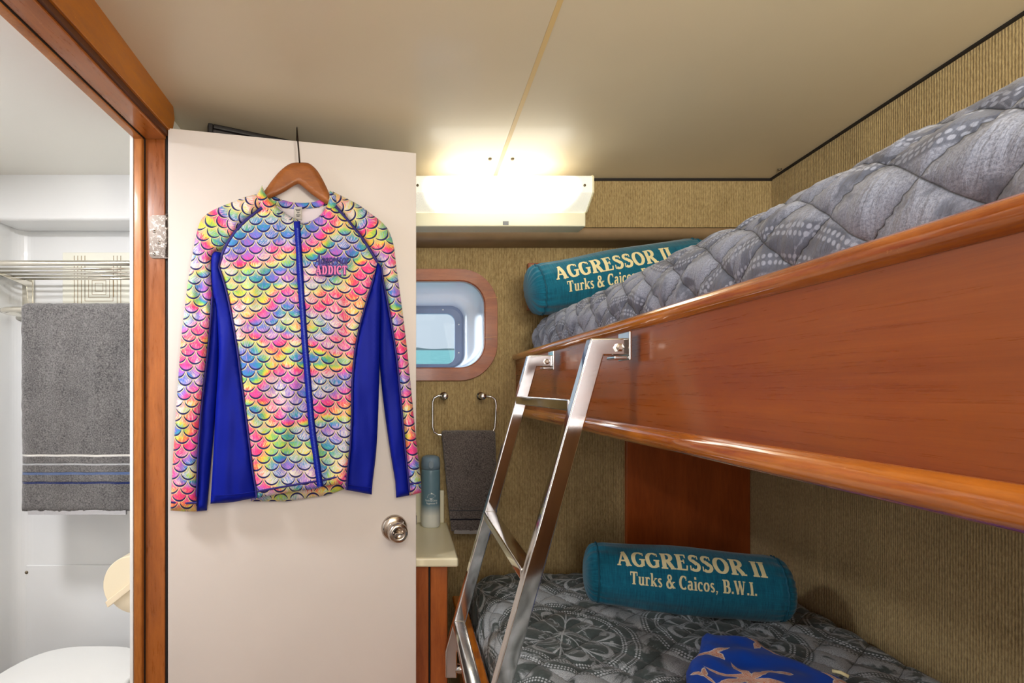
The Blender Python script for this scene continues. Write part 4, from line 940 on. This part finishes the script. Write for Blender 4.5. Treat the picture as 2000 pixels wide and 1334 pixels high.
for k, (y, x0, x1) in enumerate(((408, 577, 587), (411, 578, 586), (415, 580, 585), (419, 578, 587), (421.5, 579, 585))):
    m.add([DP(x0, y, .0272), DP(x1, y, .0272), DP(x1, y+1.3, .0272), DP(x0, y+1.3, .0272)], [(0, 1, 2, 3)])
m.build('label_print', M['black'], tagm, recalc=False)
frontL = seamL+sideL[1:]+[(560, 962), (626, 953)]+zipL[::-1][1:]+spline([(580, 432), (560, 425), (540, 412), (526, 398)], 4)[1:]
FB = .040
sheet('front_panel', frontL, M['scales'], jr, FB, .012, .006, .008, bodyuv, seed=1, off=bf)
frontR = spline([(641, 402), (628, 420), (605, 434), (592, 437), (581, 434)], 4)+zipL[1:]+[(658, 946), (661, 944), (655, 905), (664, 930), (677, 957)][:2]+sideR[::-1][:-1]+seamR[::-1]
sheet('front_panel', frontR, M['scales'], jr, FB, .012, .006, .008, bodyuv, seed=2, off=bf)
# side panels
sheet('side_panel', spline([(434, 494), (418, 492), (412, 510), (414, 560), (424, 620), (427, 700), (421, 800), (416, 900), (411, 984)], 5)+[(455, 981), (500, 972)]+sideL[::-1][2:-1], M['blue'], jr, .030, .016, .006, .010, None, seed=6, off=lambda x, y: .004)
sheet('side_panel', sideR[:-1]+[(677, 957), (726, 966)]+spline([(728, 940), (735, 880), (739, 800), (741, 725), (742, 640), (744, 570), (746, 528), (737, 512)], 5)[:-1], M['blue'], jr, .030, .016, .006, .010, None, seed=7, off=lambda x, y: .004)
# sleeves
slL = sleeve_uv([(512, 390), (468, 408), (425, 434), (400, 475), (390, 540), (380, 650), (370, 760), (364, 880), (358, 1000)])
outL = spline([(508, 378), (478, 385), (445, 398), (415, 411), (397, 424), (388, 441), (380, 475), (371, 525), (362, 590), (354, 660), (348, 740), (342, 830), (337, 910), (333, 997)], 5)
sheet('sleeve', outL+[(358, 999), (384, 999)]+spline([(384, 960), (388, 860), (393, 800), (403, 710), (410, 640), (414, 580), (412, 520), (416, 494), (438, 487)], 5)+seamL[::-1][5:]+[], M['scales'], jr, .026, .020, .006, .010, slL, seed=8, rnd=14)
sheet('underarm_panel', spline([(416, 497), (412, 530), (414, 590), (410, 640), (403, 710), (393, 800), (388, 880), (384, 960), (384, 999)], 5)+[(404, 997)]+spline([(409, 940), (416, 860), (423, 780), (428, 700), (429, 620), (430, 560), (428, 520)], 5), M['blue'], jr, .022, .018, .006, .010, None, seed=9, off=lambda x, y: -.004)
slR = sleeve_uv([(648, 388), (690, 412), (728, 445), (752, 485), (762, 540), (772, 640), (785, 760), (798, 860), (812, 970)])
outR = spline([(650, 374), (678, 388), (702, 401), (724, 417), (746, 434), (760, 452), (769, 480), (774, 520), (781, 570), (789, 630), (797, 700), (805, 780), (813, 860), (820, 920), (823, 952)], 5)
sheet('sleeve', outR+[(823, 962), (800, 968)]+spline([(797, 930), (790, 860), (783, 780), (775, 700), (766, 640), (757, 590), (748, 545), (745, 522), (737, 512)], 5)+seamR[::-1][1:], M['scales'], jr, .024, .018, .006, .010, slR, seed=11, rnd=14)
sheet('underarm_panel', spline([(740, 515), (746, 524), (750, 550), (757, 590), (766, 640), (775, 700), (783, 780), (790, 860), (797, 930), (801, 967)], 5)+[(787, 970), (774, 972)]+spline([(772, 940), (762, 880), (752, 810), (744, 740), (741, 690), (742, 600), (741, 540)], 5), M['blue'], jr, .022, .018, .006, .010, None, seed=12, off=lambda x, y: -.003)
# standing collar
sheet('collar', spline([(512, 362), (518, 378), (530, 394), (548, 410), (566, 422), (583, 430)], 5)+spline([(584, 452), (560, 446), (536, 432), (518, 416), (505, 400), (500, 384)], 5), M['scales'], jr, .038, .016, .004, 0, lambda x, y: (x*SC_+.01, y*SC_+.006), 5, 3, rnd=8, seed=13)
sheet('collar', spline([(644, 372), (642, 392), (634, 410), (618, 426), (600, 434), (590, 436)], 5)+spline([(590, 452), (612, 448), (634, 434), (650, 416), (658, 398), (655, 380)], 5), M['scales'], jr, .038, .016, .004, 0, lambda x, y: (x*SC_+.02, y*SC_), 5, 3, rnd=8, seed=14)
# zip and seams
def ribbon(name, line, w, mat, off, offf=None, parent=None, up=.003):
    m = MB(); pts = spline(line, 6) if len(line) < 30 else line; n = len(pts)
    for i, (x, y) in enumerate(pts):
        a = pts[max(i-1, 0)]; b = pts[min(i+1, n-1)]; l = max(1e-6, math.hypot(b[0]-a[0], b[1]-a[1])); nx, ny = -(b[1]-a[1])/l, (b[0]-a[0])/l; o = off+(offf(x, y) if offf else 0)
        for s_, q in ((-1, 0), (-.55, up), (.55, up), (1, 0)): m.v.append(DP(x+nx*w/2*s_, y+ny*w/2*s_, o+q))
        m.v.append(DP(x, y, o-.003))
    for i in range(n-1):
        for k in range(5): m.f.append((i*5+k, i*5+(k+1) % 5, (i+1)*5+(k+1) % 5, (i+1)*5+k))
    return m.build(name, mat, parent or jr, True)
zp = ribbon('zipper', zipL, 13, M['blue'], FB+.012, lambda x, y: bf(x, y), None, .004)
m = MB()
zz_ = densify(zipL, 2.2, False)
for i, (x, y) in enumerate(zz_[6:]):
    o = FB+.0165+bf(x, y); s_ = 1 if i % 2 else -1; m.add([DP(x+s_*.2-1.6, y-.6, o), DP(x+s_*.2+1.6, y-.6, o), DP(x+s_*.2+1.6, y+.6, o), DP(x+s_*.2-1.6, y+.6, o)], [(0, 1, 2, 3)])
m.build('zip_teeth', plain('zip_teeth', (40, 70, 190), .35), zp, recalc=False)
def bo(x, y): return bf(x, y)
ribbon('seam', seamL, 6, M['navy'], .044); ribbon('seam', seamR, 6, M['navy'], .043)
ribbon('seam', sideL, 4, M['navy'], FB+.006, bo, None, .002); ribbon('seam', sideR[4:], 4, M['navy'], FB+.004, bo, None, .002)
ribbon('seam', [(384, 970), (388, 870), (393, 800), (403, 710), (410, 640), (414, 580)], 3.5, M['navy'], .040, None, None, .002)
ribbon('seam', [(745, 522), (748, 545), (757, 590), (766, 640), (775, 700), (783, 780), (790, 860), (797, 930), (800, 960)], 3.5, M['navy'], .038, None, None, .002)
ribbon('hem_stitching', [(502, 960), (540, 953), (580, 946), (618, 940)], 4, M['navy'], FB+.0145, bo, None, .001)
ribbon('hem_stitching', [(624, 940), (640, 936), (658, 932), (676, 930)], 4, M['navy'], FB+.0135, bo, None, .001)
ribbon('hem_stitching', [(334, 981), (358, 983), (384, 982)], 4, M['navy'], .046, None, None, .001)
ribbon('hem_stitching', [(799, 946), (810, 944), (822, 942)], 4, M['navy'], .042, None, None, .001)
for a in ([(412, 968), (455, 966), (500, 960)], ): ribbon('hem_stitching', a, 1.5, M['blue'], .053, None, None, .001)
ribbon('hem_stitching', [(679, 946), (702, 950), (727, 952)], 1.5, M['blue'], .052, None, None, .001)
# chest print
def fj(x, y): return DP(615+x, 543-y, FB+.0165+bf(615+x, 543-y))
m = MB(); write(m, 'Aggressor', 66, 21, -1, 26, fj, slant=.35, fat=1.15, track=-.02); write(m, 'ADDICT', 63, 19, 1, 13-8, fj, fat=2.0, track=.04); 
m.build('chest_lettering', M['navyprint'], jr, recalc=False)
def fj2(x, y): return DP(615+x, 543-y, FB+.0178+bf(615+x, 543-y))
m = MB(); write(m, 'ADDICT', 62, 17, 2, 14-7, fj2, fat=1.15, track=.10); m.build('chest_lettering', M['pinkprint'], jr, recalc=False)

# ------------------------------------------------------------------ folded blue floral shirt on the lower bunk
t = NT('blue_floral_cloth'); p = t.attr(); 
X_, Y_ = t.sep(p)[0], t.sep(p)[1]; wj = t.sub(t.noise(p, 30, 2), .5); fl = None
for (fx, fy, fr_, ph, k_, ax_, ay_) in ((.874, 1.262, .050, .4, 5, 1.5, .8), (.733, 1.215, .040, 2.2, 3, .7, 1.3), (.742, 1.095, .078, 1.1, 7, .9, 1.0), (.822, 1.125, .030, .2, 2, 1.3, .8), (.655, 1.12, .030, 2.0, 3, 1.3, .8), (.93, 1.10, .03, .3, 3, 1, 1), (.85, 1.0, .06, 1.7, 6, 1, 1), (.70, .93, .05, .7, 5, 1, 1)):
    dx_ = t.mul(t.sub(X_, fx), ax_); dy_ = t.mul(t.sub(Y_, fy), ay_); th_ = t.m_('ARCTAN2', dy_, dx_); r_ = t.m_('SQRT', t.add(t.mul(dx_, dx_), t.mul(dy_, dy_)))
    e_ = t.mul(t.add(t.sub(1., t.mul(t.m_('POWER', t.m_('ABSOLUTE', t.m_('SINE', t.add(t.mul(th_, k_/2), ph))), .75), .78)), t.mul(wj, .5)), t.mul(fr_, 1.15))
    q_ = t.sub(e_, r_); fl = q_ if fl is None else t.m_('MAXIMUM', fl, q_)
dd = fl; fl = t.step(t.mul(dd, -1.), 0., .0006); inner = t.step(t.mul(dd, -1.), -.0045, .0010); hh = t.noise(p, 45, 3, .6); th = t.mul(hh, 6.); rr_ = t.mul(dd, 2.)
vein = t.rng(t.noise(t.comb(t.mul(th, 3.), t.mul(rr_, 60.), hh), 1.6, 3), .42, .6)
c = t.mix(fl, lin(0, 72, 186), lin(236, 226, 214)); c = t.mix(t.mul(inner, t.add(.15, t.mul(vein, .85))), c, lin(214, 116, 64))
t.set(c, .6, 0, 0, .3, .1); M['floral'] = t.m
def bp(px, py, z=.668): Y = (EYE-z)/((py-760)/1000); return ((px-790)/1000*Y, Y)
out = [bp(1371, 1232, .70), bp(1400, 1237, .70), bp(1440, 1244, .70), bp(1480, 1247, .70), bp(1500, 1262, .70), bp(1530, 1278, .70), bp(1590, 1300, .70), bp(1636, 1318, .70), bp(1665, 1334, .70), (1.02, 1.02), (.98, .84), (.60, .80), bp(1341, 1334, .70), bp(1340, 1300, .70), bp(1350, 1278, .70), bp(1366, 1262, .70)]
def shirt():
    poly = densify(out, .012); A = np.array(poly); n = len(poly); ex = A; ey = np.roll(A, -1, 0)
    def dist(x, y):
        d = ey-ex; tt = np.clip(((x-ex[:, 0])*d[:, 0]+(y-ex[:, 1])*d[:, 1])/np.maximum((d**2).sum(1), 1e-12), 0, 1); q = ex+d*tt[:, None]; return float(np.sqrt(((q-(x, y))**2).sum(1)).min())
    pts = list(poly); y = A[:, 1].min()
    while y < A[:, 1].max():
        x = A[:, 0].min()
        while x < A[:, 0].max():
            if inpoly(x, y, poly) and dist(x, y) > .005: pts.append((x, y))
            x += .01
        y += .01
    V, _, F = delaunay_2d_cdt([Vector(p) for p in pts], [], [list(range(n))], 1, 1e-7)[:3]
    m = MB(); UV = []; nv = len(V)
    for v in V:
        d = dist(v.x, v.y); k = min(1, d/.03); k = math.sqrt(1-(1-k)**2)
        f = noise.noise(Vector((v.x*9+v.y*6, v.y*16-v.x*4, 3)))*.016+noise.noise(Vector((v.x*28, v.y*20, 6)))*.005
        m.v.append(Vector((v.x, v.y, .684+k*(.022+f)))); UV.append((v.x, v.y, 0))
    for v in V: m.v.append(Vector((v.x, v.y, .676))); UV.append((v.x, v.y, 0))
    m.f = [tuple(f) for f in F]+[tuple(i+nv for i in reversed(f)) for f in F]; ec = {}
    for f in F:
        for i in range(len(f)): ec[(f[i], f[(i+1) % len(f)])] = 1
    for (a, b) in list(ec):
        if (b, a) not in ec: m.f.append((b, a, a+nv, b+nv))
    root = thing('folded_shirt', 'folded royal blue cloth with orange and white flowers on the lower bunk', 'clothing', (.8, 1.1, .67))
    m.build('cloth', M['floral'], root, True, uv=UV)
    m = MB(); a = Vector((*bp(1626, 1316, .70), .706)); b = Vector((*bp(1658, 1327, .70), .706)); m.tube([a, a*.5+b*.5+Vector((0, 0, .003)), b], .004, 8); m.build('button_loop', M['print'], root, True)
shirt()
